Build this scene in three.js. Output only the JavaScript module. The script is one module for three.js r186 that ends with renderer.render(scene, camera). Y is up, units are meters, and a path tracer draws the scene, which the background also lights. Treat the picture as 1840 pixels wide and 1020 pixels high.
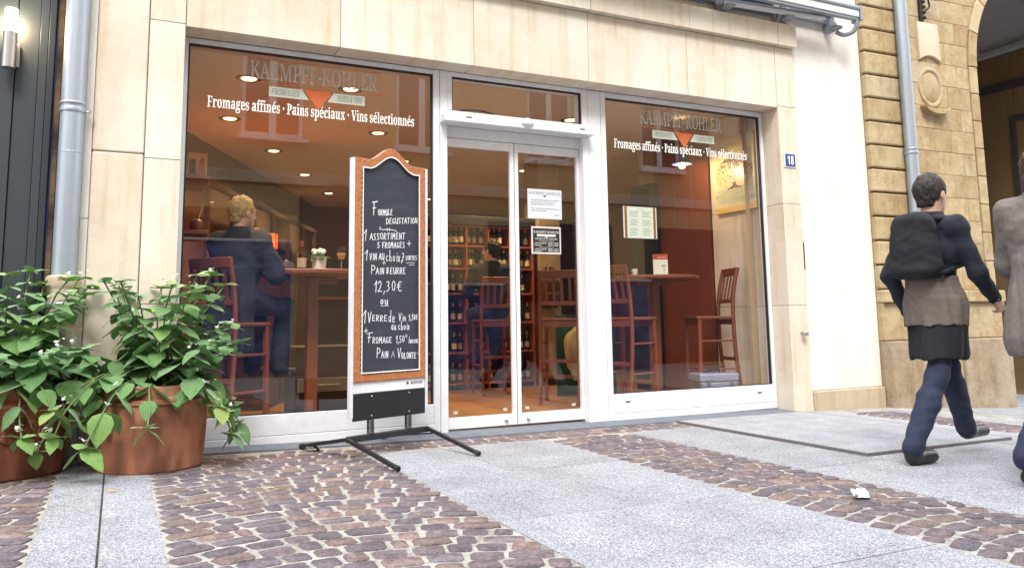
import * as THREE from 'three';
import { RoundedBoxGeometry } from 'three/addons/geometries/RoundedBoxGeometry.js';
import { mergeGeometries, mergeVertices, toCreasedNormals } from 'three/addons/utils/BufferGeometryUtils.js';
import { ImprovedNoise } from 'three/addons/math/ImprovedNoise.js';
import { FontLoader } from 'three/addons/loaders/FontLoader.js';

// ---------------------------------------------------------------- camera, sky, sun, exposure
const scene = new THREE.Scene();
const renderer = new THREE.WebGLRenderer({ antialias: true });
renderer.toneMapping = THREE.LinearToneMapping;
renderer.toneMappingExposure = 3.2;
renderer.shadowMap.enabled = true;

const camera = new THREE.PerspectiveCamera(2 * Math.atan(625.72 / 1437.6) * 180 / Math.PI, 1840 / 1020, 0.1, 200);
camera.setViewOffset(1840, 1251.44, 0, 231.44, 1840, 1020);      // a lens shifted upwards: the picture is the lower part of the image circle
camera.position.set(-2.8814, 0.86, 5.7973);
camera.rotation.set(0.1247275, -0.4574758, -0.0145280, 'YXZ');
scene.add(camera);

{ // overcast sky: brighter overhead, slightly blue
  const w = 64, h = 32, d = new Float32Array(w * h * 4);
  for (let y = 0; y < h; y++) for (let x = 0; x < w; x++) {
    const el = ((y + 0.5) / h - 0.5) * Math.PI, s = Math.max(0, Math.sin(el)), l = (1 + 2 * s) / 3 * 1.5, k = (y * w + x) * 4;
    d[k] = l * 0.95; d[k + 1] = l * 0.985; d[k + 2] = l * 1.06; d[k + 3] = 1;
  }
  const t = new THREE.DataTexture(d, w, h, THREE.RGBAFormat, THREE.FloatType);
  t.mapping = THREE.EquirectangularReflectionMapping; t.magFilter = THREE.LinearFilter; t.needsUpdate = true;
  scene.background = t; scene.environment = t;
}
const sun = new THREE.DirectionalLight(new THREE.Color(1, 0.955, 0.9), 1.15);
sun.position.set(-4, 13, 8.5); sun.target.position.set(0, 1, 0);
sun.castShadow = true; sun.shadow.radius = 34;
Object.assign(sun.shadow.camera, { left: -12, right: 12, top: 12, bottom: -12, near: 0.5, far: 40 });
scene.add(sun, sun.target);

// ---------------------------------------------------------------- helpers
function rng(seed) { let a = seed >>> 0; return () => { a = (a + 0x6D2B79F5) | 0; let t = Math.imul(a ^ (a >>> 15), 1 | a); t = (t + Math.imul(t ^ (t >>> 7), 61 | t)) ^ t; return ((t ^ (t >>> 14)) >>> 0) / 4294967296; }; }
const R = rng(7), rr = (a, b) => a + (b - a) * R();
const noise = new ImprovedNoise();
const fbm = (x, y, z, o = 4) => { let s = 0, a = 0.5, f = 1; for (let i = 0; i < o; i++) { s += a * noise.noise(x * f, y * f, z + i * 7.3); a *= 0.5; f *= 2; } return s; };
const latt = new Float32Array(65536); { const q = rng(4242); for (let i = 0; i < 65536; i++) latt[i] = q() * 2 - 1; }
const tn = (u, v, n, seed, o = 4, ry = 1) => { // lattice noise that tiles over 0..1
  let s = 0, a = 0.55, f = n;
  for (let k = 0; k < o; k++) {
    const fy2 = Math.max(1, Math.round(f * ry)), x = u * f, y = v * fy2, xi = Math.floor(x), yi = Math.floor(y), fx = x - xi, fy = y - yi, wx = fx * fx * (3 - 2 * fx), wy = fy * fy * (3 - 2 * fy), x0 = ((xi % f) + f) % f, y0 = ((yi % fy2) + fy2) % fy2, x1 = (x0 + 1) % f, y1 = (y0 + 1) % fy2, h = seed * 977 + k * 4099;
    const g = (i, j) => latt[(i * 733 + j * 3851 + h + ((i * j) << 3)) & 65535];
    s += a * ((g(x0, y0) * (1 - wx) + g(x1, y0) * wx) * (1 - wy) + (g(x0, y1) * (1 - wx) + g(x1, y1) * wx) * wy); a *= 0.5; f *= 2;
  }
  return s * 0.62;
};
const clamp = (x, a = 0, b = 1) => Math.min(b, Math.max(a, x)), lerp = (a, b, t) => a + (b - a) * t, sstep = (a, b, x) => { const t = clamp((x - a) / (b - a)); return t * t * (3 - 2 * t); };
const used = {};
function numbered(n) { const k = used[n] = (used[n] ?? -1) + 1; return k ? n + '_' + String(k).padStart(3, '0') : n; }
function thing(name, label, category, pos = [0, 0, 0], turn = 0, group) {
  const o = new THREE.Group(); o.name = numbered(name); o.position.set(...pos); o.rotation.y = turn; o.userData = { label, category };
  if (group) o.userData.group = group; scene.add(o); return o;
}
function part(name, geo, mat, parent, label) {
  const m = new THREE.Mesh(geo, mat); m.name = name; m.castShadow = m.receiveShadow = true; if (label) m.userData.label = label; parent.add(m); return m;
}
function solo(name, geo, mat, label, category, group, pos) { // a thing that is one mesh
  const m = part(numbered(name), geo, mat, scene); m.userData = { label, category }; if (group) m.userData.group = group; if (pos) m.position.set(...pos); return m;
}
function struct(name, geo, mat, label) { const m = part(numbered(name), geo, mat, scene); m.userData = { kind: 'structure' }; if (label) m.userData.label = label; return m; }
function grp(name, parent) { const g = new THREE.Group(); g.name = name; parent.add(g); return g; }
function copy(o, pos, turn, label) { const c = o.clone(); c.name = numbered(o.name.replace(/_\d{3}$/, '')); c.position.set(...pos); if (turn !== undefined) c.rotation.y = turn; c.userData = { ...o.userData }; if (label) c.userData.label = label; scene.add(c); return c; }
function boxUV(g, s = 1, ou = 0, ov = 0) { // uv in metres from the face direction
  if (g.index) g = g.toNonIndexed();
  const p = g.attributes.position, n = g.attributes.normal, uv = new Float32Array(p.count * 2);
  for (let i = 0; i < p.count; i += 3) {
    const nx = Math.abs(n.getX(i) + n.getX(i + 1) + n.getX(i + 2)), ny = Math.abs(n.getY(i) + n.getY(i + 1) + n.getY(i + 2)), nz = Math.abs(n.getZ(i) + n.getZ(i + 1) + n.getZ(i + 2));
    for (let j = i; j < i + 3; j++) {
      const x = p.getX(j), y = p.getY(j), z = p.getZ(j); let u, v;
      if (nz >= nx && nz >= ny) { u = x; v = y; } else if (nx >= ny) { u = z; v = y; } else { u = x; v = z; }
      uv[j * 2] = u / s + ou; uv[j * 2 + 1] = v / s + ov;
    }
  }
  g.setAttribute('uv', new THREE.BufferAttribute(uv, 2)); return g;
}
// a box given by its bounds, with a small rounded edge; uv in metres with an own offset
function bx(x0, x1, y0, y1, z0, z1, r = 0.004, s = 1) {
  const w = x1 - x0, h = y1 - y0, d = z1 - z0;
  const g = r > 0 ? new RoundedBoxGeometry(w, h, d, 1, Math.min(r, w / 2.2, h / 2.2, d / 2.2)) : new THREE.BoxGeometry(w, h, d);
  g.translate((x0 + x1) / 2, (y0 + y1) / 2, (z0 + z1) / 2);
  return boxUV(g, s, R() * 7, R() * 7);
}
const plainBox = (x0, x1, y0, y1, z0, z1, s = 1) => bx(x0, x1, y0, y1, z0, z1, 0, s);
const merge = (list) => mergeGeometries(list.map(g => { const q = g.index ? g.toNonIndexed() : g; for (const k of Object.keys(q.attributes)) if (!['position', 'normal', 'uv'].includes(k)) q.deleteAttribute(k); return q; }));
const V = (x, y, z) => new THREE.Vector3(x, y, z);
function rod(a, b, r0, r1 = r0, seg = 10) { // a round bar between two points
  const A = V(...a), B = V(...b), d = B.clone().sub(A), g = new THREE.CylinderGeometry(r1, r0, d.length(), seg);
  g.applyQuaternion(new THREE.Quaternion().setFromUnitVectors(V(0, 1, 0), d.normalize())); g.translate((A.x + B.x) / 2, (A.y + B.y) / 2, (A.z + B.z) / 2); return g;
}
function bar(a, b, w, t, r = 0.004) { // a square bar between two points
  const A = V(...a), B = V(...b), d = B.clone().sub(A), g = new RoundedBoxGeometry(w, d.length(), t, 1, r);
  g.applyQuaternion(new THREE.Quaternion().setFromUnitVectors(V(0, 1, 0), d.normalize())); g.translate((A.x + B.x) / 2, (A.y + B.y) / 2, (A.z + B.z) / 2); return g;
}
const lathe = (pts, seg = 24) => new THREE.LatheGeometry(pts.map(p => new THREE.Vector2(p[0], p[1])), seg);
const tube = (pts, r, n = 24, seg = 8, closed = false) => new THREE.TubeGeometry(new THREE.CatmullRomCurve3(pts.map(p => V(...p)), closed), n, r, seg, closed);
function extr(pts, depth, bevel = 0, holes = []) {
  const s = new THREE.Shape(pts.map(p => new THREE.Vector2(p[0], p[1]))); for (const h of holes) s.holes.push(new THREE.Path(h.map(p => new THREE.Vector2(p[0], p[1]))));
  return new THREE.ExtrudeGeometry(s, { depth, bevelEnabled: bevel > 0, bevelSize: bevel, bevelThickness: bevel, bevelOffset: -bevel, bevelSegments: 1, curveSegments: 8 });
}

// ---------------------------------------------------------------- textures and materials
function tex(n, fn, srgb = true, w = n, h = n) {
  const d = new Uint8Array(w * h * 4);
  for (let y = 0; y < h; y++) for (let x = 0; x < w; x++) { const c = fn((x + 0.5) / w, (y + 0.5) / h, x, y), k = (y * w + x) * 4; for (let i = 0; i < 3; i++) d[k + i] = clamp(typeof c === 'number' ? c : c[i], 0, 1) * 255; d[k + 3] = 255; }
  const t = new THREE.DataTexture(d, w, h, THREE.RGBAFormat); t.wrapS = t.wrapT = THREE.RepeatWrapping; t.magFilter = THREE.LinearFilter; t.minFilter = THREE.LinearMipmapLinearFilter; t.generateMipmaps = true; if (srgb) t.colorSpace = THREE.SRGBColorSpace; t.needsUpdate = true; return t;
}
function canvasTex(w, h, draw) { const c = document.createElement('canvas'); c.width = w; c.height = h; const g = c.getContext('2d'); draw(g, w, h); const t = new THREE.CanvasTexture(c); t.colorSpace = THREE.SRGBColorSpace; t.magFilter = THREE.LinearFilter; return t; }
const std = (o) => new THREE.MeshStandardMaterial(o), phys = (o) => new THREE.MeshPhysicalMaterial(o);
const lin = (r, g, b) => new THREE.Color().setRGB(r, g, b);
const rep = (t, k) => { const c = t.clone(); c.repeat.set(k, k); c.needsUpdate = true; return c; };

const graniteT = (() => { const q = rng(11), n = 512, grain = new Float32Array(n * n); // speckled grey granite
  for (let i = 0; i < n * n; i++) grain[i] = q();
  const spots = Array.from({ length: 7 }, () => [q() * n, q() * n, 3 + q() * 5]), spot = (x, y) => spots.some(s => Math.hypot(x - s[0], y - s[1]) < s[2]) ? -0.13 : 0;
  const at = (x, y) => grain[((y + n) % n) * n + (x + n) % n];
  return tex(n, (u, v, x, y) => { const g = (at(x, y) * 2 + at(x + 1, y) + at(x, y + 1) + at(x - 1, y) + at(x, y - 1)) / 6; const c = (at(x >> 2, y >> 2) - 0.5) * 0.10, m = tn(u, v, 5, 3) * 0.10;
    const l = 0.74 + (g - 0.5) * 0.5 + (at((x >> 1) + 17, (y >> 1) + 5) - 0.5) * 0.30 + (at(x * 0.28 | 0, (y * 0.28 | 0) + 9) - 0.5) * 0.16 + c + m, dk = at((x >> 1) + 91, (y >> 1) + 37) > 0.93 ? -0.28 : spot(x, y); return [l + dk, l + dk + 0.005, l + dk + 0.022]; }); })();
const stainT = (seed, amt, warm, run = 0) => tex(512, (u, v) => { const sk = Math.max(0, tn(u, v, 26, seed + 31, 3, 0.07) + 0.3 * tn(u, v, 3, seed + 37, 2) - 0.05) * run; const a = tn(u, v, 3, seed, 5), b = tn(u, v, 22, seed + 5, 3), st = Math.max(0, tn(u, v, 9, seed + 9, 3)); const l = 0.95 + a * amt * 0.8 + b * amt * 0.55 + tn(u, v, 80, seed + 13, 2) * amt * 0.7 - st * amt * 0.8; return [l - sk * 0.5, l - warm * (0.5 - a) * 0.06 - st * amt * 0.25 - sk * 0.65, l - warm * (0.5 - a) * 0.13 - st * amt * 0.55 - sk * 1.05]; });
const limeT = stainT(21, 0.055, 0.7, 0.28), sandT = stainT(33, 0.20, 0.9, 0.35), plasterT = stainT(45, 0.05, 0.3, 0.12), paintT = stainT(57, 0.06, 0);
const fineB = tex(256, (u, v) => 0.5 + tn(u, v, 30, 61, 3) * 0.8, false), coarseB = tex(512, (u, v) => 0.5 + tn(u, v, 7, 63, 6) * 0.7, false);
const woodT = tex(512, (u, v) => { const w = tn(u, v, 3, 71, 3) * 0.5, g = Math.sin((u * 46 + w * 5) * Math.PI * 2) * 0.5 + 0.5, f = tn(u, v, 6, 75, 2) * 0.3 + noise.noise(u * 240, v * 9, 4) * 0.18; const l = 0.84 + g * 0.07 + f * 0.36; return [l, l * 0.93, l * 0.86]; });
const clayT = tex(512, (u, v) => { const a = tn(u, v, 3, 81, 5), b = tn(u, v, 14, 85, 4), c = Math.max(0, tn(u, v, 5, 88, 5) - 0.08) * 1.6; const l = 0.78 + a * 0.55 + b * 0.26; return [l + c * 0.3, l + c * 0.6 - 0.02, l + c * 0.75 - 0.02]; });
const porphT = tex(256, (u, v, x, y) => { const l = 0.82 + tn(u, v, 4, 91, 3) * 0.3 + tn(u, v, 40, 93, 2) * 0.42; return [l, l, l]; });
const groutT = tex(512, (u, v) => { const l = 0.86 + tn(u, v, 5, 95, 5) * 0.32 + tn(u, v, 60, 97, 2) * 0.3; return [l, l * 0.985, l * 0.95]; });
const oakT = tex(256, (u, v) => { const w = tn(u, v, 3, 171, 3), s = Math.sin((u + v) * 22 * Math.PI * 2 + w * 14), f = tn(u, v, 24, 175, 2); const l = 0.86 + (s > 0.25 ? 0.1 : s < -0.45 ? -0.3 : 0) + f * 0.3; return [l, l * 0.94, l * 0.86]; });
const clothT = tex(256, (u, v, x, y) => 0.82 + 0.1 * (((x >> 1) + (y >> 1)) % 2) + tn(u, v, 8, 99, 3) * 0.18);

const settTones = [[0.20, 0.16, 0.18], [0.225, 0.17, 0.182], [0.17, 0.14, 0.162], [0.26, 0.185, 0.17], [0.235, 0.18, 0.19], [0.295, 0.21, 0.182], [0.21, 0.175, 0.195]];
const M = {
  granite: [[0.515, 0.52, 0.53], [0.475, 0.478, 0.485], [0.54, 0.543, 0.55]].map(c => std({ map: graniteT, color: lin(...c), roughness: 0.85, bumpMap: fineB, bumpScale: 0.0006 })),
  bluestone: std({ map: rep(graniteT, 1.7), color: lin(0.24, 0.27, 0.31), roughness: 0.8 }),
  grout: std({ map: groutT, color: lin(0.41, 0.40, 0.385), roughness: 1, bumpMap: fineB, bumpScale: 0.002 }),
  cobble: settTones.map(c => std({ map: porphT, color: lin(...c), roughness: 0.92, bumpMap: fineB, bumpScale: 0.002 })),
  lime: [[0.70, 0.655, 0.575], [0.72, 0.68, 0.60], [0.68, 0.635, 0.55]].map(c => std({ map: limeT, color: lin(...c), roughness: 0.88, bumpMap: fineB, bumpScale: 0.0006 })),
  plaster: std({ map: plasterT, color: lin(0.80, 0.775, 0.73), roughness: 0.95, bumpMap: coarseB, bumpScale: 0.002 }),
  plinth: std({ map: limeT, color: lin(0.5, 0.42, 0.31), roughness: 0.9 }),
  sand: [[0.42, 0.335, 0.195], [0.45, 0.36, 0.22], [0.385, 0.30, 0.172], [0.43, 0.355, 0.23]].map(c => std({ map: sandT, color: lin(...c), roughness: 0.92, bumpMap: coarseB, bumpScale: 0.012 })),
  sandGrey: [[0.36, 0.30, 0.22], [0.40, 0.33, 0.23], [0.34, 0.29, 0.23]].map(c => std({ map: sandT, color: lin(...c), roughness: 0.95, bumpMap: coarseB, bumpScale: 0.012 })),
  mortar: std({ map: groutT, color: lin(0.40, 0.32, 0.21), roughness: 1 }),
  palePlaque: std({ map: limeT, color: lin(0.66, 0.58, 0.47), roughness: 0.95 }),
  white: std({ map: paintT, color: lin(0.80, 0.805, 0.82), roughness: 0.35 }),
  gasket: std({ color: lin(0.012, 0.014, 0.015), roughness: 0.6 }),
  glass: phys({ color: 0xffffff, transmission: 1, thickness: 0, ior: 1.8, roughness: 0.0, metalness: 0 }),
  letterWhite: std({ color: lin(0.85, 0.84, 0.80), roughness: 0.6 }),
  letterGrey: std({ color: lin(0.46, 0.455, 0.43), roughness: 0.5 }),
  letterPale: std({ color: lin(0.52, 0.54, 0.46), roughness: 0.7 }),
  letterDark: std({ color: lin(0.20, 0.20, 0.16), roughness: 0.7 }),
  orange: std({ color: lin(0.55, 0.12, 0.03), roughness: 0.6 }),
  steel: std({ color: lin(0.55, 0.55, 0.55), roughness: 0.32, metalness: 1 }),
  zinc: std({ map: rep(paintT, 1.4), color: lin(0.40, 0.45, 0.51), roughness: 0.42, metalness: 0.55 }),
  castPipe: std({ map: limeT, color: lin(0.48, 0.41, 0.32), roughness: 0.7 }),
  board: std({ map: rep(paintT, 0.8), color: lin(0.032, 0.043, 0.050), roughness: 0.5, bumpMap: coarseB, bumpScale: 0.0015 }),
  boardEdge: std({ color: lin(0.014, 0.02, 0.024), roughness: 0.6 }),
  rust: std({ map: clayT, color: lin(0.16, 0.10, 0.06), roughness: 0.95 }),
  bluePaint: std({ map: clayT, color: lin(0.03, 0.06, 0.25), roughness: 0.8 }),
  iron: std({ color: lin(0.03, 0.028, 0.03), roughness: 0.55, metalness: 0.4 }),
  awningGrey: std({ map: paintT, color: lin(0.26, 0.29, 0.33), roughness: 0.45, metalness: 0.3 }),
  awningPale: std({ map: paintT, color: lin(0.62, 0.61, 0.60), roughness: 0.5 }),
  clay: std({ map: clayT, color: lin(0.43, 0.17, 0.092), roughness: 0.88, bumpMap: coarseB, bumpScale: 0.003 }),
  clayDark: std({ map: clayT, color: lin(0.38, 0.12, 0.058), roughness: 0.88, bumpMap: coarseB, bumpScale: 0.003 }),
  soil: std({ map: groutT, color: lin(0.05, 0.035, 0.025), roughness: 1, bumpMap: coarseB, bumpScale: 0.02 }),
  redWood: std({ map: woodT, color: lin(0.23, 0.068, 0.032), roughness: 0.42 }),
  redPanel: std({ map: woodT, color: lin(0.21, 0.052, 0.025), roughness: 0.45 }),
  shelfWood: std({ map: woodT, color: lin(0.46, 0.12, 0.045), roughness: 0.5 }),
  darkWood: std({ map: woodT, color: lin(0.06, 0.03, 0.02), roughness: 0.55 }),
  oakSign: std({ map: oakT, color: lin(0.58, 0.235, 0.085), roughness: 0.5 }),
  floorWood: [[0.46, 0.25, 0.095], [0.43, 0.225, 0.08], [0.49, 0.275, 0.11]].map(c => std({ map: woodT, color: lin(...c), roughness: 0.32 })),
  ceiling: std({ color: lin(0.62, 0.57, 0.45), roughness: 0.95 }),
  roomWall: std({ map: plasterT, color: lin(0.42, 0.30, 0.18), roughness: 0.9 }),
  brownWall: std({ map: plasterT, color: lin(0.15, 0.095, 0.055), roughness: 0.9 }),
  maroon: std({ map: plasterT, color: lin(0.19, 0.055, 0.03), roughness: 0.9 }),
  blackGloss: std({ color: lin(0.012, 0.011, 0.011), roughness: 0.5 }),
  alu: std({ map: paintT, color: lin(0.68, 0.68, 0.70), roughness: 0.5 }),
  blackMetal: std({ color: lin(0.016, 0.016, 0.019), roughness: 0.42, metalness: 0.2 }),
  springSteel: std({ color: lin(0.10, 0.10, 0.11), roughness: 0.35, metalness: 0.9 }),
  ceramic: std({ color: lin(0.72, 0.72, 0.60), roughness: 0.35 }),
  bottle: phys({ color: lin(0.012, 0.018, 0.010), roughness: 0.12, clearcoat: 0.5 }),
  bottleAmber: phys({ color: lin(0.06, 0.022, 0.006), roughness: 0.14 }),
  labelPaper: std({ color: lin(0.66, 0.56, 0.36), roughness: 0.8 }),
  capsule: std({ color: lin(0.35, 0.03, 0.025), roughness: 0.4 }),
  ochre: std({ map: plasterT, color: lin(0.56, 0.42, 0.235), roughness: 0.95 }),
  tarp: std({ color: lin(0.05, 0.095, 0.30), roughness: 0.45 }),
};
// the pavement falls gently from left to right
const GX = [-40, -8, -3.3, -2.3, -0.7, 2.5, 3.9, 5.8, 12, 40], GY = [0.5, 0.13, 0.07, 0.045, 0.015, 0, -0.03, -0.14, -0.42, -0.8];
const ground = (x) => { let i = 0; while (i < GX.length - 2 && x > GX[i + 1]) i++; return lerp(GY[i], GY[i + 1], (x - GX[i]) / (GX[i + 1] - GX[i])); };
const onGround = (g, dy = 0) => { const p = g.attributes.position; for (let i = 0; i < p.count; i++) p.setY(i, p.getY(i) + ground(p.getX(i)) + dy); g.computeVertexNormals(); return g; };
// ---------------------------------------------------------------- pavement
function sheet(x0, x1, z0, z1, dx, dz) { const g = new THREE.PlaneGeometry(x1 - x0, z1 - z0, Math.max(1, Math.round((x1 - x0) / dx)), Math.max(1, Math.round((z1 - z0) / dz))); g.rotateX(-Math.PI / 2); g.translate((x0 + x1) / 2, 0, (z0 + z1) / 2); return g; }
{
  // one sheet of bedding that runs on under all stones to the far end of the street; the building lots are cut out of it
  const parts = [sheet(-40, 40, 0.0, 30, 0.5, 1), sheet(5.6, 8.4, -8, 0.0, 0.4, 1)].map(g => onGround(g, -0.0045));
  const g = merge(parts.map(q => boxUV(q, 0.8))); struct('ground', g, M.grout);
}
// rounded quarry-stone setts, a few shapes scaled to each place
const settShapes = [];
for (let k = 0; k < 10; k++) {
  const q = rng(100 + k), n = 8, base = [[-.5, -.34], [-.36, -.5], [.34, -.5], [.5, -.32], [.5, .33], [.35, .5], [-.33, .5], [-.5, .35]].map(([x, z]) => [x * (0.93 + q() * 0.14), z * (0.92 + q() * 0.16)]);
  const rings = [[1, -0.03, 1], [1, -0.003, 1], [0.95, 0.0, 0.95]], pos = [], idx = [];
  for (const [s, y] of rings) for (const [x, z] of base) pos.push(x * s, y + (y === 0 ? (q() - 0.5) * 0.002 : 0), z * s);
  pos.push((q() - .5) * .1, 0.0003 + q() * 0.001, (q() - .5) * .1);
  for (let r = 0; r < 2; r++) for (let i = 0; i < n; i++) { const a = r * n + i, b = r * n + (i + 1) % n; idx.push(a, a + n, b, b, a + n, b + n); }
  for (let i = 0; i < n; i++) idx.push(2 * n + i, 3 * n, 2 * n + (i + 1) % n);
  const g = new THREE.BufferGeometry(); g.setAttribute('position', new THREE.Float32BufferAttribute(pos, 3)); g.setIndex(idx); g.computeVertexNormals();
  const c = toCreasedNormals(g, 0.7); const uv = []; const p = c.attributes.position; for (let i = 0; i < p.count; i++) uv.push(p.getX(i) * 0.35 + k * 0.31, p.getZ(i) * 0.35 + k * 0.17 + p.getY(i)); c.setAttribute('uv', new THREE.Float32BufferAttribute(uv, 2));
  settShapes.push(c);
}
const settMix = std({ map: porphT, vertexColors: true, roughness: 0.92, bumpMap: fineB, bumpScale: 0.002 });
function settField(name, label, x0, x1, z0, z1, pitchX, pitchZ, sag, z0f, turnedZ) {
  const root = struct(name, new THREE.BufferGeometry(), M.grout); scene.remove(root);
  const holder = new THREE.Group(); holder.name = root.name; holder.userData = { kind: 'structure', label }; scene.add(holder);
  const list = [], w = x1 - x0, rows = Math.ceil((z1 - z0 + sag) / pitchZ);
  for (let r = 0; r < rows; r++) {
    const cnt = Math.max(2, Math.round(w / pitchX + (R() - 0.5) * 1.2)), cuts = [0];
    for (let k = 1; k < cnt; k++) cuts.push((k + (R() - 0.5) * 0.45 + (r % 2 ? 0.22 : -0.22)) / cnt); cuts.push(1);
    for (let k = 0; k < cnt; k++) {
      const u0 = cuts[k], u1 = cuts[k + 1], uc = (u0 + u1) / 2, xc = x0 + uc * w, a = 2 * uc - 1;
      const zc = z0 + (r + 0.5) * pitchZ - sag * (1 - a * a) + sag * 0.0 + (R() - 0.5) * 0.012;
      if (zc < (z0f ? z0f(xc) : z0) + pitchZ * 0.4 || zc > z1) continue;
      const slope = sag * 2 * a * 2 / w, sx = (u1 - u0) * w * Math.sqrt(1 + slope * slope) - 0.012 - R() * 0.013, sz = pitchZ / Math.sqrt(1 + slope * slope) - 0.010 - R() * 0.013;
      list.push({ x: clamp(xc, x0 + sx / 2, x1 - sx / 2), z: zc, sx, sz, rot: -Math.atan(slope) + (R() - 0.5) * 0.09, d: Math.hypot(xc - camera.position.x, zc - camera.position.z) });
    }
  }
  list.sort((p, q) => p.d - q.d);
  const seen = list.filter(s => { const v = V(s.x, ground(s.x), s.z).project(camera); s.seen = Math.abs(v.x) < 1.08 && Math.abs(v.y) < 1.08; return s.seen; });
  const chosen = new Set(seen.slice(0, 300)), rest = [];
  for (const s of list) {
    const shape = settShapes[Math.floor(R() * 10)], m = new THREE.Mesh(shape, M.cobble[Math.floor(R() * R() * 7 * 0.999 + R() * 0.0) % 7]);
    if (R() < 0.75) m.material = M.cobble[Math.floor(R() * 7)];
    m.name = 'sett'; m.position.set(s.x, ground(s.x) + (R() - 0.5) * 0.004, s.z); m.rotation.set((R() - .5) * 0.018, s.rot, (R() - .5) * 0.018); m.scale.set(s.sx, 1, s.sz); m.castShadow = m.receiveShadow = true;
    if (chosen.has(s)) holder.add(m); else if (s.d < 9) { m.updateMatrix(); const q = shape.clone().applyMatrix4(m.matrix), tone = settTones[M.cobble.indexOf(m.material)], ca = new Float32Array(q.attributes.position.count * 3); for (let i = 0; i < ca.length; i++) ca[i] = tone[i % 3]; q.setAttribute('color', new THREE.BufferAttribute(ca, 3)); rest.push(q); }
  }
  if (rest.length) { const m = part('setts_beyond', mergeGeometries(rest), settMix, holder); m.userData = { kind: 'stuff' }; }
  return holder;
}
settField('sett_paving', 'purple brown stone setts laid in arcs between planters and pale slabs', -2.685, -1.43, 0.36, 4.3, 0.132, 0.115, 0.15, (x) => 0.35);
settField('sett_paving', 'band of reddish stone setts laid in arcs in front of right window', -0.10, 0.585, 0.63, 5.6, 0.132, 0.115, 0.10);
settField('sett_paving', 'worn stone setts beside the narrow granite slabs', -4.3, -3.14, 0.3, 3.4, 0.15, 0.115, 0.12);
settField('sett_paving', 'two rows of small setts along the grey door threshold', -1.43, 1.25, 0.31, 0.62, 0.15, 0.10, 0.0);
settField('sett_paving', 'far band of setts by the sandstone wall', 3.05, 3.55, 0.5, 4.2, 0.125, 0.112, 0.1);

// granite slabs, each a piece of its own, joints left open
function slabs(name, label, rows) {
  const holder = new THREE.Group(); holder.name = numbered(name); holder.userData = { kind: 'structure', label }; scene.add(holder);
  for (const [x0, x1, z0, z1, j = 0.004] of rows) {
    const g = new RoundedBoxGeometry(x1 - x0 - j, 0.05, z1 - z0 - j, 1, 0.003); g.translate((x0 + x1) / 2, -0.026 + (R() - .5) * 0.003, (z0 + z1) / 2);
    const p = g.attributes.position; for (let i = 0; i < p.count; i++) p.setY(i, p.getY(i) + ground(p.getX(i)));
    part('slab', boxUV(g, 0.95, R() * 5, R() * 5), M.granite[Math.floor(R() * 3)], holder);
  }
}
slabs('granite_slabs', 'two narrow columns of speckled granite slabs in front of planters', [[-3.13, -2.912, 0.3, 1.42], [-3.13, -2.912, 1.42, 2.02], [-3.13, -2.912, 2.02, 3.2], [-3.13, -2.912, 3.2, 4.4], [-2.908, -2.69, 0.3, 1.32, .004], [-2.908, -2.69, 1.32, 1.9, .004], [-2.908, -2.69, 1.9, 3.1, .004], [-2.908, -2.69, 3.1, 4.4, .004]]);
{ const h = scene.children.find(o => o.name === 'granite_slabs'); const g = bx(-2.9135, -2.9065, -0.03, -0.004, 0.3, 4.4, 0); const p = g.attributes.position; for (let i = 0; i < p.count; i++) p.setY(i, p.getY(i) + ground(p.getX(i))); part('mossy_joint', g, std({ map: clayT, color: lin(0.055, 0.06, 0.035), roughness: 1 }), h); }
{ const rows = [], cuts = [0.64, 1.62, 2.66, 3.7, 4.74, 5.8];
  for (let k = 0; k < 5; k++) rows.push([-1.42, -0.76 + (k % 2 ? 0.14 : -0.1), cuts[k], cuts[k + 1], .0045], [-0.76 + (k % 2 ? 0.14 : -0.1), -0.105, cuts[k], cuts[k + 1], .0045]);
  slabs('granite_slabs', 'broad pale granite paving in front of the glass doors', rows); }
{ const rows = [], xs = [0.592, 1.25, 1.85, 2.45, 3.04];
  for (let k = 0; k < 4; k++) { let z = k === 0 ? 0.64 : 2.26; if (k === 0) { rows.push([xs[0], xs[1], 0.64, 1.5, .0045], [xs[0], xs[1], 1.5, 2.26, .0045]); } for (; z < 5.6; z += 0.86 + 0.1 * (k % 2)) rows.push([xs[k], xs[k + 1], z, Math.min(z + 0.86 + 0.1 * (k % 2), 5.75), .0045]); }
  rows.push([2.70, 3.04, 0.30, 1.2, .0025], [2.70, 3.04, 1.2, 2.26, .0025], [3.56, 4.5, 0.45, 1.3, .003], [3.56, 4.5, 1.3, 2.2, .003], [3.56, 4.5, 2.2, 3.2, .003], [4.5, 5.6, 0.45, 1.3, .003], [4.5, 5.6, 1.3, 2.2, .003], [4.5, 5.6, 2.2, 3.2, .003], [5.6, 7, -2, 0.45, .003], [7, 8.3, -2, 0.45, .003], [5.6, 7, 0.45, 2.2, .003], [7, 8.3, 0.45, 2.2, .003]);
  slabs('granite_slabs', 'granite paving around the cellar hatch by the white wall', rows); }
{ // the street behind the camera
  const g = boxUV(merge([onGround(sheet(-14, -3.2, 3.5, 10.6, 0.5, 1), -0.004), onGround(sheet(-3.2, 14, 5.82, 10.6, 0.5, 1), -0.004), onGround(sheet(-14, -4.32, 0.3, 3.5, 0.5, 1), -0.004), onGround(sheet(8.3, 14, 0.3, 5.82, 0.5, 1), -0.004)]), 0.62); struct('street', g, M.granite[1]);
}
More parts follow.
